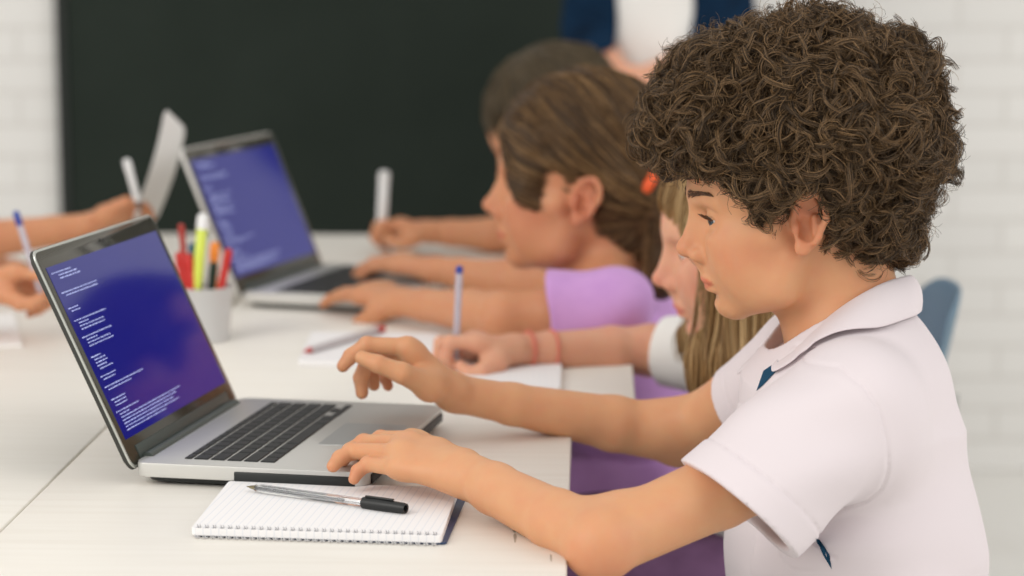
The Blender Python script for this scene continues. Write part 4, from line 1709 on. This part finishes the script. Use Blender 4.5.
def keep_off_face(S):
    q = bh.loc(S.reshape(-1, 3))[:, [0, 2]]
    bad = inside(_face, q).reshape(S.shape[:2])
    lim = np.random.default_rng(8).integers(0, 7, len(S))
    return S[bad.sum(1) <= lim]


S_, pf = keep_off_face(S_), keep_off_face(pf)
link('curls', strands('curls', S_, 0.00042, 0.00016), M_CURL, hair)
link('loose_curls', strands('loose_curls', pf, 0.00030, 0.00013), M_CURL, hair)
# ------------------------------------------------------------------ the other children and the teacher
XF = V3(1, 0, 0)
M_BLONDE = hair_mat('blonde_hair', srgb(120, 92, 56), srgb(168, 132, 86), srgb(214, 184, 136))
M_BLONDE_M = mat('blonde_hair_mass', srgb(128, 99, 62), rough=0.6, spec=0.25)
M_BRUN = hair_mat('brown_hair', srgb(64, 46, 30), srgb(102, 76, 48), srgb(160, 124, 82))
M_BRUN_M = mat('brown_hair_mass_dark', srgb(66, 50, 34), rough=0.6, spec=0.25)
M_LBRUN = hair_mat('light_brown_hair', srgb(62, 53, 40), srgb(88, 75, 56), srgb(120, 104, 78))
M_LBRUN_M = mat('light_brown_hair_mass', srgb(70, 60, 45), rough=0.6, spec=0.25)
M_LILAC = mat('lilac_jersey', srgb(206, 158, 216), rough=0.9, spec=0.15, sheen=0.2, noise=(30, srgb(198, 150, 210), 0.4, 0.7))
M_PURPLE = mat('purple_cotton', srgb(132, 98, 134), rough=0.9, spec=0.15, noise=(24, srgb(116, 84, 118), 0.4, 0.7))
M_WTEE = mat('white_cotton', srgb(236, 234, 230), rough=0.9, spec=0.15)
M_GTEE = mat('grey_cotton', srgb(178, 180, 184), rough=0.9, spec=0.15)
M_NAVYK = mat('navy_knit', srgb(20, 44, 68), rough=0.95, spec=0.1, noise=(14, srgb(14, 30, 48), 0.4, 0.7))
M_DARKTR = mat('dark_trousers', srgb(52, 54, 60), rough=0.9)


def torso_pts(h, back=0.058, down=0.072):
    return h.p(-back, 0, -down)


def child(root, h, hip, arms, skin, h_body=0.0040, neck=None, shirt=None, sleeve=(0.5, 0.5), sleeve_r=0.052, fwd=V3(-1, 0, 0), wear_disp=0.003, low=0.46, sh_name='shirt'):
    """Body (one surface) and top of a seated child. arms: {'L': (S, E, W, fingers, thumb), 'R': ...}."""
    sd = SDF()
    head_sdf(h, sd)
    N = torso_pts(h) if neck is None else neck
    side = np.cross(V3(0, 0, 1), fwd)
    sd.cone(h.p(-0.034, 0, -0.012), N, 0.050 * h.s, 0.048, 0.025)
    sd.cone(h.p(0.012, 0, -0.058), N - V3(0, 0, 0.05) + fwd * 0.03, 0.022, 0.030, 0.03)
    mid = hip * 0.42 + N * 0.58
    sd.cone(hip, mid, 0.082, 0.072, 0.03, flat=(side, 1.35))
    sd.cone(mid, N + V3(0, 0, -0.06), 0.072, 0.048, 0.04, flat=(side, 1.3))
    for k in arms:
        S, E_, W, fs, th = arms[k]
        sd.cone(S, N + V3(0, 0, -0.04), 0.036, 0.040, 0.03)
        arm_sdf(sd, S, E_, W, 0.032, 0.027, 0.027, 0.0185)
        hand_sdf(sd, W, fs, th, 0.95)
    sd.plane(hip + V3(0, 0, -0.04), (0, 0, -1))
    me = sd.mesh('body', h_body, project=1)
    set_tint(me, face_tint(h, verts_of(me)))
    link('body', me, skin, root)
    s2 = SDF()
    s2.cone(hip + V3(0, 0, -0.02), hip * 0.5 + mid * 0.5, 0.108, 0.100, 0.03, flat=(side, 1.28))
    s2.cone(hip * 0.5 + mid * 0.5, mid, 0.100, 0.090, 0.03, flat=(side, 1.35))
    s2.cone(mid, N + V3(0, 0, -0.07), 0.090, 0.056, 0.04, flat=(side, 1.25))
    for k, fr in zip(arms, sleeve):
        S, E_, W = [np.asarray(q, float) for q in arms[k][:3]]
        s2.cone(S, N + V3(0, 0, -0.06), 0.048, 0.040, 0.035)
        d_ = unit(E_ - S)
        tip = S + (E_ - S) * fr
        s2.cone(S, tip + d_ * 0.03, sleeve_r * 1.02, sleeve_r * 0.95, 0.02)

        def cutf(Pq, tip=tip, d_=d_):
            return np.maximum(-((Pq - tip) @ d_), np.sqrt(((Pq - tip - d_ * 0.075) ** 2).sum(1)) - 0.105)
        s2.fn(cutf, tip + d_ * 0.075, 0.105, 0.002, 's')
        if fr > 0.2:
            s2.cone(tip - d_ * 0.02, tip + d_ * 0.06, sleeve_r * 0.78, sleeve_r * 0.84, 0.003, 's')
    s2.cone(N + V3(0, 0, -0.045) + fwd * 0.012, h.p(-0.02, 0, -0.02), 0.050, 0.062, 0.006, 's')
    s2.plane(hip + V3(0, 0, -0.06), (0, 0, -1))
    wv = wobble(int(abs(hip[0] * 1000)) + 3, 10, 30, 80)
    s2.disp = lambda Pq: wear_disp * wv(Pq)
    link(sh_name, s2.mesh(sh_name, h_body, project=1), shirt, root)
    return sd, s2


def smooth_hair(name, vol, seeds, flow, m, parent, n, K, step, r0=0.0006, lift=0.002, curve=0.05, seed=1, stop=None):
    """Straight or combed hair lying on a hair volume, following a flow direction."""
    rg = np.random.default_rng(seed)
    Pq = snap(vol, seeds[rg.integers(0, len(seeds), n)], 0.0, 3)
    path = []
    hh = rg.uniform(-0.001, lift, n)
    t_prev = None
    bias = rg.normal(0, curve, (n, 3))
    for k in range(K):
        path.append(Pq.copy())
        g = vol.grad(Pq, e=1e-3)
        n_ = g / (np.linalg.norm(g, axis=1, keepdims=True) + 1e-9)
        f = flow(Pq) + bias
        t_ = f - n_ * (f * n_).sum(1)[:, None]
        t_ /= np.linalg.norm(t_, axis=1, keepdims=True) + 1e-9
        if t_prev is not None:
            t_ = t_ * 0.6 + t_prev * 0.4
        t_prev = t_
        Pq = Pq + t_ * step
        d = vol.eval(Pq)
        Pq = Pq - n_ * np.clip(d - hh, -0.006, 0.006)[:, None] * 0.7
    S = np.stack(path, 1)
    link(name, strands(name, S, r0, r0 * 0.5), m, parent)


def pants_shoes(root, hip, knee_dx, m, fwd=-1, skirt=False, dz=0.0):
    kn = [hip + V3(fwd * knee_dx, sy * 0.105, 0.012 + dz) for sy in (-1, 1)]
    an = [np.array([k[0] - fwd * 0.06, k[1], 0.09]) for k in kn]
    return kn, an


# ---- the blonde girl writing beside the boy
g2 = empty('person', (0.32, 2.60, 0))
tag(g2, 'girl with long straight blonde hair writing with a clear pen beside the curly-haired boy', 'person')
h2 = Head(at(750, 255, 2.58), (-1, 0, 0), s=1.08)
N2 = torso_pts(h2)
E2, W2 = at(652, 350, 2.79), at(514, 350, 2.715)
S2R, S2L = N2 + V3(0.0, 0.135, -0.07), N2 + V3(0.0, -0.125, -0.08)
# the fist round the pen
pen_top, pen_tip = at(459.5, 266, 2.665), at(455, 374, 2.675)
fs2 = [
    [at(474, 343, 2.665), at(450, 342, 2.655), at(446, 356, 2.662), at(453, 366, 2.668)],
    [at(470, 341, 2.690), at(441, 343, 2.690), at(438, 358, 2.690), at(446, 368, 2.688)],
    [at(468, 345, 2.714), at(440, 348, 2.716), at(436, 362, 2.714), at(446, 370, 2.710)],
    [at(470, 352, 2.735), at(446, 356, 2.738), at(443, 368, 2.736), at(452, 374, 2.732)]]
th2 = [at(495, 362, 2.672), at(482, 371, 2.650), at(470, 374, 2.648), at(460, 366, 2.652)]
W2l = V3(0.35, 2.50, 0.55)
fl2, tl2 = posed_hand(W2l, (-0.6, 0.3, -0.5), (0, 0.2, -1), 1, (0.3, 0.3, 0.3, 0.3))
hip2 = V3(0.34, 2.62, 0.475)
arms2 = {'R': (S2R, E2, W2, fs2, th2), 'L': (S2L, V3(0.36, 2.45, 0.68), W2l, fl2, tl2)}
sd2, top2 = child(g2, h2, hip2, arms2, M_SKIN_FAIR, 0.0034, shirt=M_WTEE, sleeve=(0.92, 0.18), sleeve_r=0.048, sh_name='white_top')
eyes(h2, g2, np.array([1, 0, -0.5]))
k2, a2 = pants_shoes(g2, hip2, 0.33, None)
legs_wear(g2, hip2, k2, a2, M_PURPLE, r=(0.086, 0.074, 0.05), name='skirt', skirt=True)
lg = SDF()
for kk, aa in zip(k2, a2):
    lg.cone(kk + V3(0.02, 0, -0.02), aa, 0.046, 0.034, 0.01)
link('lower_legs', lg.mesh('lower_legs', 0.006, project=1), M_SKIN_FAIR, g2)
shoes(g2, a2, (-1, 0, 0), m=M_SOLE)
# bracelets
M_BAND = mat('coral_cord', srgb(216, 122, 104), rough=0.7)
for f, r in ((0.10, 0.0225), (0.26, 0.0242)):
    c_ = W2 * (1 - f) + E2 * f
    d_ = unit(E2 - W2)
    u_ = unit(np.cross(d_, V3(0, 0, 1)))
    v_ = np.cross(d_, u_)
    MB().tube([c_ + (u_ * math.cos(t) + v_ * math.sin(t)) * r for t in np.linspace(0, 2 * math.pi, 28, endpoint=False)], 0.0020, n=8, closed=True).build('bracelet', M_BAND, g2, smooth=60, keep_world=True)
# long hair
v2 = SDF()
h2.ell(v2, (-0.014, 0, 0.050), (0.108, 0.084, 0.094), 0.01)
h2.cone(v2, (-0.050, 0, 0.02), (-0.105, 0, -0.16), 0.070, 0.045, 0.04)
for sg in (1, -1):
    v2.cone(h2.p(-0.005, sg * 0.074, 0.03), h2.p(0.008, sg * 0.080, -0.10), 0.020, 0.020, 0.03, flat=(XF, 2.5))
    v2.cone(h2.p(0.008, sg * 0.080, -0.10), h2.p(0.000, sg * 0.098, -0.235), 0.020, 0.014, 0.03, flat=(XF, 2.6))
h2.ell(v2, (0.105, 0, -0.03), (0.060, 0.062, 0.085), 0.012, 's')
h2.ell(v2, (0.045, 0, -0.11), (0.075, 0.054, 0.075), 0.012, 's')
wv2 = wobble(61, 12, 120, 260)
v2.disp = lambda Pq: 0.0022 * wv2(Pq * np.array([1, 1, 0.05]))
hr2 = link('hair', v2.mesh('hair', 0.0045, project=1), M_BLONDE_M, g2)
seeds = verts_of(hr2.data) + np.array(g2.location)
smooth_hair('strands', v2, seeds, lambda P_: np.tile(V3(0.02, 0, -1.0), (len(P_), 1)), M_BLONDE, hr2, 3800, 26, 0.010, 0.0009, 0.004, 0.02, 5)

biro('ballpoint_pen', pen_tip, pen_top, 0.0042, 'pale ballpoint with a blue end, upright in the blonde girl\'s fist', (M_LILACBARREL, M_BLUEPL, M_INK), cl_=0.007)

# ---- the girl in lilac at the rear laptop
g3 = empty('person', (0.16, 3.05, 0))
tag(g3, 'girl in a lilac top with brown hair tied back, typing at the rear laptop', 'person')
h3 = Head(at(573, 199, 2.99), (-0.982, 0, 0.19), s=1.12)
t3 = h3.loc(at(648, 189, 2.93)[None])[0]
N3 = torso_pts(h3) + V3(0, 0, 0.026)
S3L, S3R = N3 + V3(-0.005, -0.135, -0.062), N3 + V3(0.0, 0.135, -0.07)
E3L, W3L = at(504, 316, 2.86), at(402, 302, 3.06)
E3R, W3R = at(532, 284, 3.24), at(436, 270, 3.30)
f3L, t3L = posed_hand(W3L, at(345, 288, 3.16) - W3L, (0.1, 0.1, -1), 1, (0.25, 0.3, 0.35, 0.4))
f3R, t3R = posed_hand(W3R, at(372, 262, 3.36) - W3R, (0.1, 0, -1), -1, (0.25, 0.3, 0.35, 0.4))
hip3 = V3(0.20, 3.05, 0.475)
sd3, top3 = child(g3, h3, hip3, {'L': (S3L, E3L, W3L, f3L, t3L), 'R': (S3R, E3R, W3R, f3R, t3R)}, M_SKIN_WARM, 0.0038, neck=N3, shirt=M_LILAC, sleeve=(0.55, 0.12), sleeve_r=0.056, sh_name='lilac_top')
eyes(h3, g3, np.array([1, 0, -0.5]))
k3, a3 = pants_shoes(g3, hip3, 0.33, None)
legs_wear(g3, hip3, k3, a3, M_LILAC, r=(0.090, 0.080, 0.05), name='skirt', skirt=True)
lg = SDF()
for kk, aa in zip(k3, a3):
    lg.cone(kk + V3(0.02, 0, -0.02), aa, 0.046, 0.034, 0.01)
link('lower_legs', lg.mesh('lower_legs', 0.006, project=1), M_SKIN_WARM, g3)
shoes(g3, a3, (-1, 0, 0), m=M_SOLE)
v3 = SDF()
h3.ell(v3, (-0.010, 0, 0.058), (0.110, 0.081, 0.099), 0.01)
h3.cone(v3, (-0.055, 0, 0.01), (-0.068, 0, -0.030), 0.056, 0.044, 0.03)
for sg in (1, -1):
    h3.cone(v3, (0.080, sg * 0.030, 0.060), (0.060, sg * 0.058, 0.010), 0.018, 0.014, 0.02)
    h3.cone(v3, (0.060, sg * 0.058, 0.010), (0.038, sg * 0.066, -0.032), 0.014, 0.006, 0.015)
    h3.ell(v3, (-0.005, sg * 0.085, 0.000), (0.022, 0.030, 0.036), 0.01, 's')
    h3.ell(v3, (0.030, sg * 0.082, 0.012), (0.018, 0.020, 0.026), 0.01, 's')
h3.ell(v3, (0.112, 0, -0.010), (0.034, 0.056, 0.075), 0.012, 's')
h3.ell(v3, (0.06, 0, -0.055), (0.08, 0.10, 0.050), 0.012, 's')
h3.cone(v3, tuple(t3 + V3(0.03, 0, 0)), tuple(t3 + V3(-0.03, 0, -0.004)), 0.030, 0.024, 0.02)
h3.cone(v3, tuple(t3 + V3(-0.03, 0, -0.004)), tuple(t3 + V3(-0.035, 0, -0.105)), 0.029, 0.020, 0.02)
wv3 = wobble(71, 12, 100, 240)
v3.disp = lambda Pq: 0.0012 * wv3(Pq)
hr3 = link('hair', v3.mesh('hair', 0.004, project=1), M_BRUN_M, g3)
seeds = verts_of(hr3.data) + np.array(g3.location)
tail3 = h3.p(*(t3 + V3(-0.02, 0, 0)))
smooth_hair('strands', v3, seeds, lambda P_: (tail3 - P_) / (np.linalg.norm(tail3 - P_, axis=1, keepdims=True) + 0.02) + V3(0, 0, -0.25), M_BRUN, hr3, 2400, 14, 0.008, 0.0008, 0.003, 0.06, 6)
M_TIE = mat('orange_hair_tie', srgb(232, 92, 44), rough=0.6)
q = h3.p(*t3)
MB().tube([q + np.array([0.004 * math.sin(3 * t), 0.027 * math.cos(t), 0.016 * math.sin(t) + 0.008]) for t in np.linspace(0, 2 * math.pi, 26, endpoint=False)], 0.0085, n=10, closed=True).build('hair_tie', M_TIE, g3, smooth=60, keep_world=True)

# ---- the child beyond, writing with a white marker
g4 = empty('person', (0.22, 3.62, 0))
tag(g4, 'brown-haired child furthest along the desk, writing with a thick white marker', 'person')
h4 = Head(at(556, 138, 3.62), (-0.92, 0, -0.36), s=1.05)
N4 = torso_pts(h4)
E4, W4 = at(520, 236, 3.80), at(428, 232, 3.80)
S4R, S4L = N4 + V3(0, 0.13, -0.07), N4 + V3(0, -0.13, -0.07)
mk_tip, mk_top = at(381, 238, 3.80), at(384.5, 171, 3.80)
f4 = [
    [at(400, 226, 3.775), at(383, 224, 3.765), at(378, 232, 3.775), at(381, 238, 3.785)],
    [at(398, 225, 3.80), at(378, 226, 3.80), at(374, 236, 3.80), at(380, 242, 3.80)],
    [at(398, 228, 3.82), at(379, 231, 3.825), at(375, 240, 3.82), at(382, 245, 3.815)],
    [at(400, 232, 3.84), at(384, 236, 3.845), at(380, 244, 3.84), at(387, 248, 3.835)]]
t4 = [at(412, 238, 3.77), at(402, 243, 3.755), at(393, 242, 3.755), at(386, 236, 3.762)]
W4l = V3(0.10, 3.52, 0.56)
f4l, t4l = posed_hand(W4l, (-0.8, 0.1, -0.3), (0, 0.2, -1), 1, (0.3, 0.3, 0.3, 0.3))
hip4 = V3(0.26, 3.62, 0.475)
child(g4, h4, hip4, {'R': (S4R, E4, W4, f4, t4), 'L': (S4L, V3(0.16, 3.48, 0.68), W4l, f4l, t4l)}, M_SKIN_WARM, 0.0045, shirt=M_WTEE, sleeve=(0.45, 0.45), sh_name='shirt')
eyes(h4, g4, np.array([1, 0, -0.5]))
k4, a4 = pants_shoes(g4, hip4, 0.33, None)
legs_wear(g4, hip4, k4, a4, M_JEANS)
shoes(g4, a4, (-1, 0, 0))
v4 = SDF()
h4.ell(v4, (-0.014, 0, 0.050), (0.107, 0.083, 0.092), 0.01)
h4.cone(v4, (-0.06, 0, 0.02), (-0.075, 0, -0.045), 0.055, 0.040, 0.03)
h4.ell(v4, (0.115, 0, -0.028), (0.050, 0.062, 0.075), 0.012, 's')
for sg in (1, -1):
    h4.ell(v4, (0.01, sg * 0.085, -0.005), (0.045, 0.028, 0.034), 0.012, 's')
h4.ell(v4, (0.06, 0, -0.085), (0.10, 0.10, 0.06), 0.012, 's')
v4.disp = lambda Pq: 0.0012 * wv3(Pq)
hr4 = link('hair', v4.mesh('hair', 0.0045, project=1), M_LBRUN_M, g4)
seeds = verts_of(hr4.data) + np.array(g4.location)
smooth_hair('strands', v4, seeds, lambda P_: (P_ - h4.p(0.02, 0, 0.13)) * 8 + V3(0.2, 0, -0.7), M_LBRUN, hr4, 1600, 12, 0.007, 0.0009, 0.003, 0.06, 7)
biro('marker_pen', mk_tip, mk_top, 0.0085, 'thick white marker held upright by the child furthest along the desk', (M_WHITEPL, M_WHITEPL, M_BLACK), cat='marker')

# ---- two children on the far side of the desks, at the left
def left_child(name_lab, hx, Y, s, arm, arm2, shirt, hairmat, seed, yaw=0.0):
    root = empty('person', (hx - 0.05, Y, 0))
    tag(root, name_lab, 'person')
    f_ = unit(V3(1, yaw, 0))
    h = Head(V3(hx, Y, 1.02), f_, s=s)
    N = torso_pts(h)
    hip = V3(hx - 0.10, Y, 0.475)
    SR_, SL_ = N + V3(0.01, -0.135, -0.07), N + V3(0.01, 0.135, -0.07)
    a = {}
    a['R' if arm[0] == 'R' else 'L'] = (SR_ if arm[0] == 'R' else SL_,) + tuple(arm[1:])
    a['L' if arm[0] == 'R' else 'R'] = (SL_ if arm[0] == 'R' else SR_,) + tuple(arm2)
    child(root, h, hip, a, M_SKIN_WARM, 0.0048, shirt=shirt, sleeve=(0.5, 0.5), fwd=V3(1, 0, 0), sh_name='shirt')
    eyes(h, root, np.array([1, 0, -0.4]))
    kn, an = pants_shoes(root, hip, 0.33, None, fwd=1)
    legs_wear(root, hip, kn, an, M_JEANS)
    shoes(root, an, (1, 0, 0))
    v = SDF()
    h.ell(v, (-0.016, 0, 0.052), (0.106, 0.082, 0.090), 0.01)
    h.ell(v, (0.112, 0, -0.020), (0.040, 0.060, 0.080), 0.012, 's')
    for sg in (1, -1):
        h.ell(v, (0.01, sg * 0.085, -0.005), (0.045, 0.028, 0.034), 0.012, 's')
    h.ell(v, (0.06, 0, -0.075), (0.10, 0.10, 0.06), 0.012, 's')
    wv = wobble(seed, 12, 100, 240)
    v.disp = lambda Pq: 0.0016 * wv(Pq)
    link('hair', v.mesh('hair', 0.005, project=1), hairmat, root)
    return root


# the further one holds up a sheet of paper and a white pen
W5 = at(92, 226, 3.36)
f5 = [
    [at(122, 212, 3.33), at(141, 205, 3.33), at(148, 211, 3.335), at(146, 218, 3.34)],
    [at(124, 216, 3.345), at(144, 211, 3.345), at(150, 217, 3.35), at(147, 224, 3.35)],
    [at(122, 221, 3.365), at(141, 218, 3.37), at(147, 224, 3.37), at(143, 229, 3.37)],
    [at(119, 226, 3.385), at(134, 225, 3.39), at(139, 230, 3.39), at(136, 234, 3.39)]]
t5 = [at(104, 216, 3.33), at(116, 207, 3.315), at(126, 202, 3.312), at(135, 203, 3.318)]
W5l = V3(-0.86, 3.45, 0.752)
f5l, t5l = posed_hand(W5l, (1, -0.2, -0.05), (0, 0, -1), -1, (0.2, 0.2, 0.2, 0.2))
left_child('child mostly out of view at the left, holding up a white sheet of paper', -1.16, 3.34, 1.05, ('R', at(-60, 246, 3.32), W5, f5, t5), (V3(-1.04, 3.52, 0.78), W5l, f5l, t5l), M_GTEE, M_BRUN_M, 91)
A_, B_, C_, D_ = at(131, 222, 3.305), at(156, 222, 3.42), at(186, 128, 3.43), at(165, 107, 3.32)
rows = []
for i in range(9):
    t = i / 8
    bend = V3(0.006, 0, 0.002) * math.sin(math.pi * t)
    rows.append([A_ * (1 - t) * (1 - u_) + B_ * (1 - t) * u_ + D_ * t * (1 - u_) + C_ * t * u_ + bend for u_ in np.linspace(0, 1, 5)])
sh_ = sheet('paper_sheet', rows, M_PAPER, None, 0.0008)
tag(sh_, 'white sheet of paper held upright in a hand before the chalkboard', 'paper')
biro('ballpoint_pen', at(141, 212, 3.30), at(126, 159, 3.30), 0.0052, 'white pen leaning beside the upright sheet of paper, before the chalkboard', (M_WHITEPL, M_WHITEPL, M_INK))

# the nearer one writes: a fist round a blue-ended pen
W6 = at(-22, 284, 2.93)
f6 = [
    [at(18, 272, 2.90), at(44, 276, 2.895), at(50, 290, 2.90), at(43, 301, 2.905)],
    [at(17, 274, 2.92), at(47, 282, 2.92), at(52, 297, 2.92), at(43, 307, 2.92)],
    [at(14, 281, 2.94), at(42, 290, 2.945), at(47, 304, 2.94), at(37, 312, 2.94)],
    [at(10, 289, 2.96), at(33, 298, 2.965), at(38, 309, 2.96), at(29, 315, 2.955)]]
t6 = [at(2, 292, 2.905), at(20, 303, 2.885), at(32, 304, 2.882), at(41, 298, 2.886)]
W6l = V3(-0.93, 3.02, 0.752)
f6l, t6l = posed_hand(W6l, (1, -0.3, -0.05), (0, 0, -1), -1, (0.2, 0.2, 0.2, 0.2))
left_child('child mostly out of view at the left edge, whose fist holds a blue-ended pen', -1.16, 2.84, 1.03, ('R', at(-140, 292, 2.80), W6, f6, t6), (V3(-1.06, 3.02, 0.76), W6l, f6l, t6l), M_WTEE, M_LBRUN_M, 92)
biro('ballpoint_pen', at(45, 306, 2.895), at(15.5, 211, 2.895), 0.0040, 'slim pen with a blue end, held in the fist at the left edge', (M_LILACBARREL, M_BLUEPL, M_INK))

# ---- the teacher standing before the wall: white shirt under an open navy cardigan, hands folded
tch = empty('person', (0.30, 4.60, 0))
tag(tch, 'standing adult in an open navy cardigan over a white shirt, beyond the children', 'person')
hT_ = Head(V3(0.30, 4.58, 1.52), (0, -1, 0), s=1.12)
sd = SDF()
head_sdf(hT_, sd)
Nn = V3(0.30, 4.62, 1.42)
sd.cone(hT_.p(-0.034, 0, -0.012), Nn, 0.054, 0.052, 0.025)
sd.cone(V3(0.30, 4.62, 0.90), V3(0.30, 4.62, 1.15), 0.10, 0.092, 0.04, flat=(XF, 1.4))
sd.cone(V3(0.30, 4.62, 1.15), V3(0.30, 4.62, 1.34), 0.092, 0.07, 0.04, flat=(XF, 1.5))
armsT = {}
for sg, nm in ((-1, 'R'), (1, 'L')):
    S = V3(0.30 + sg * 0.135, 4.62, 1.34)
    E_ = V3(0.30 + sg * 0.150, 4.64, 1.06)
    W = V3(0.245 + sg * 0.035, 4.44, 0.985)
    side_in = -sg
    fs, th = posed_hand(W + V3(0, 0.012 * sg, 0), (-sg * 0.85, -0.25, -0.35), (0.0, 1.0, -0.2), sg, (0.5, 0.5, 0.55, 0.6))
    sd.cone(S, Nn + V3(0, 0, -0.05), 0.045, 0.045, 0.03)
    arm_sdf(sd, S, E_, W, 0.040, 0.034, 0.033, 0.023)
    hand_sdf(sd, W, fs, th, 1.05)
    armsT[nm] = (S, E_, W)
me = sd.mesh('body', 0.005, project=1)
set_tint(me, face_tint(hT_, verts_of(me)))
link('body', me, M_SKIN_FAIR, tch)
eyes(hT_, tch, np.array([1, 0, -0.3]))
s4 = SDF()
s4.cone(V3(0.30, 4.62, 0.84), V3(0.30, 4.62, 1.15), 0.116, 0.104, 0.04, flat=(XF, 1.2))
s4.cone(V3(0.30, 4.62, 1.15), V3(0.30, 4.62, 1.35), 0.104, 0.078, 0.04, flat=(XF, 1.35))
s4.cone(Nn + V3(0, -0.02, -0.03), hT_.p(0, 0, -0.02), 0.058, 0.07, 0.004, 's')
wv5 = wobble(95, 10, 20, 60)
s4.disp = lambda Pq: 0.003 * wv5(Pq)
s4.plane(V3(0, 0, 0.86), (0, 0, -1))
link('white_shirt', s4.mesh('white_shirt', 0.006, project=1), M_WTEE, tch)
cg = SDF()
cg.cone(V3(0.30, 4.63, 0.80), V3(0.30, 4.63, 1.15), 0.128, 0.118, 0.04, flat=(XF, 1.25))
cg.cone(V3(0.30, 4.63, 1.15), V3(0.30, 4.63, 1.35), 0.118, 0.088, 0.04, flat=(XF, 1.40))
for nm in armsT:
    S, E_, W = armsT[nm]
    cg.cone(S, E_, 0.056, 0.046, 0.02)
    cg.cone(E_, W * 0.72 + E_ * 0.28, 0.046, 0.040, 0.02)
    d_ = unit(W - E_)
    cg.cone(W * 0.66 + E_ * 0.34, W + d_ * 0.05, 0.034, 0.038, 0.003, 's')
cg.cone(Nn + V3(0, -0.01, -0.05), hT_.p(0, 0, -0.02), 0.062, 0.075, 0.004, 's')


def gap(Pq):
    wdt = 0.070 + 0.02 * np.clip((1.15 - Pq[:, 2]) / 0.3, -1, 1)
    return np.maximum(np.abs(Pq[:, 0] - 0.282) - wdt, Pq[:, 1] - 4.60)


cg.fn(gap, V3(0.29, 4.50, 1.05), 0.5, 0.004, 's')
cg.plane(V3(0, 0, 0.82), (0, 0, -1))
cg.disp = lambda Pq: 0.004 * wv5(Pq)
link('cardigan', cg.mesh('cardigan', 0.006, project=1), M_NAVYK, tch)
tr = SDF()
tr.cone(V3(0.24, 4.62, 0.92), V3(0.36, 4.62, 0.92), 0.115, 0.115, 0.04)
for sg in (-1, 1):
    tr.chain([V3(0.30 + sg * 0.085, 4.62, 0.88), V3(0.30 + sg * 0.09, 4.61, 0.48), V3(0.30 + sg * 0.09, 4.63, 0.09)], [0.098, 0.070, 0.062], 0.03)
tr.plane(V3(0, 0, 0.99), (0, 0, 1))
link('trousers', tr.mesh('trousers', 0.008, project=1), M_DARKTR, tch)
shoes(tch, (V3(0.21, 4.63, 0.09), V3(0.39, 4.63, 0.09)), (0, -1, 0), m=M_BLACK)
v6 = SDF()
hT_.ell(v6, (-0.018, 0, 0.050), (0.108, 0.086, 0.094), 0.01)
hT_.cone(v6, (-0.06, 0, 0.02), (-0.085, 0, -0.14), 0.065, 0.05, 0.03)
hT_.ell(v6, (0.112, 0, -0.020), (0.045, 0.058, 0.080), 0.012, 's')
hT_.ell(v6, (0.06, 0, -0.085), (0.09, 0.062, 0.07), 0.012, 's')
v6.disp = lambda Pq: 0.0016 * wv3(Pq)
link('hair', v6.mesh('hair', 0.006, project=1), M_BRUN_M, tch)

# ---- seats
M_SEATPL = mat('grey_blue_plastic', srgb(104, 130, 148), rough=0.45)


def school_chair(x, y, label, fwd=-1, zb=0.82):
    """Plastic shell chair facing along fwd * x: curved back, seat pan, four splayed legs."""
    o = empty('school_chair', (x, y, 0), 0 if fwd < 0 else math.pi)
    tag(o, label, 'chair', 'plastic chairs at the desks')
    rows = []
    for i in range(9):
        t = i / 8
        w_ = 0.105 + 0.035 * t - 0.02 * t ** 4
        rows.append([V3(0.185 + 0.055 * t - 0.030 * (u * u), u * w_, 0.50 + (zb - 0.50) * t - 0.03 * abs(u) ** 5 * (t > 0.9)) for u in np.linspace(-1, 1, 11)])
    sheet('backrest', rows, M_SEATPL, o, 0.008, keep=False)
    rows = []
    for i in range(9):
        t = i / 8
        rows.append([V3(-0.20 + 0.40 * t, u * (0.19 + 0.015 * t), 0.372 + 0.012 * u * u - 0.014 * math.sin(math.pi * t) - 0.012 * (1 - t) ** 3) for u in np.linspace(-1, 1, 11)])
    sheet('seat', rows, M_SEATPL, o, 0.008, keep=False)
    for sx in (-0.15, 0.15):
        for sy in (-0.15, 0.15):
            MB().tube([(sx * 1.25, sy * 1.2, 0.0), (sx, sy, 0.355)], 0.011, n=12).build('leg', M_STEEL, o, smooth=50)
    for sy in (-0.08, 0.08):
        MB().tube([(0.15, sy * 0.95, 0.355), (0.20, sy, 0.40), (0.215, sy, 0.52), (0.222, sy, 0.62)], 0.009, n=10).build('back_post', M_STEEL, o, smooth=50)
    return o


school_chair(0.385, 3.15, 'grey-blue plastic chair whose back shows behind the curly-haired boy', zb=0.765)
stool(0.35, 2.62, 0.368, 'grey round stool under the blonde girl')
stool(0.27, 3.62, 0.368, 'grey round stool under the child with the white marker')
stool(-1.27, 3.34, 0.368, 'grey round stool under the child holding up the paper')
stool(-1.27, 2.84, 0.368, 'grey round stool under the child with the blue-ended pen')
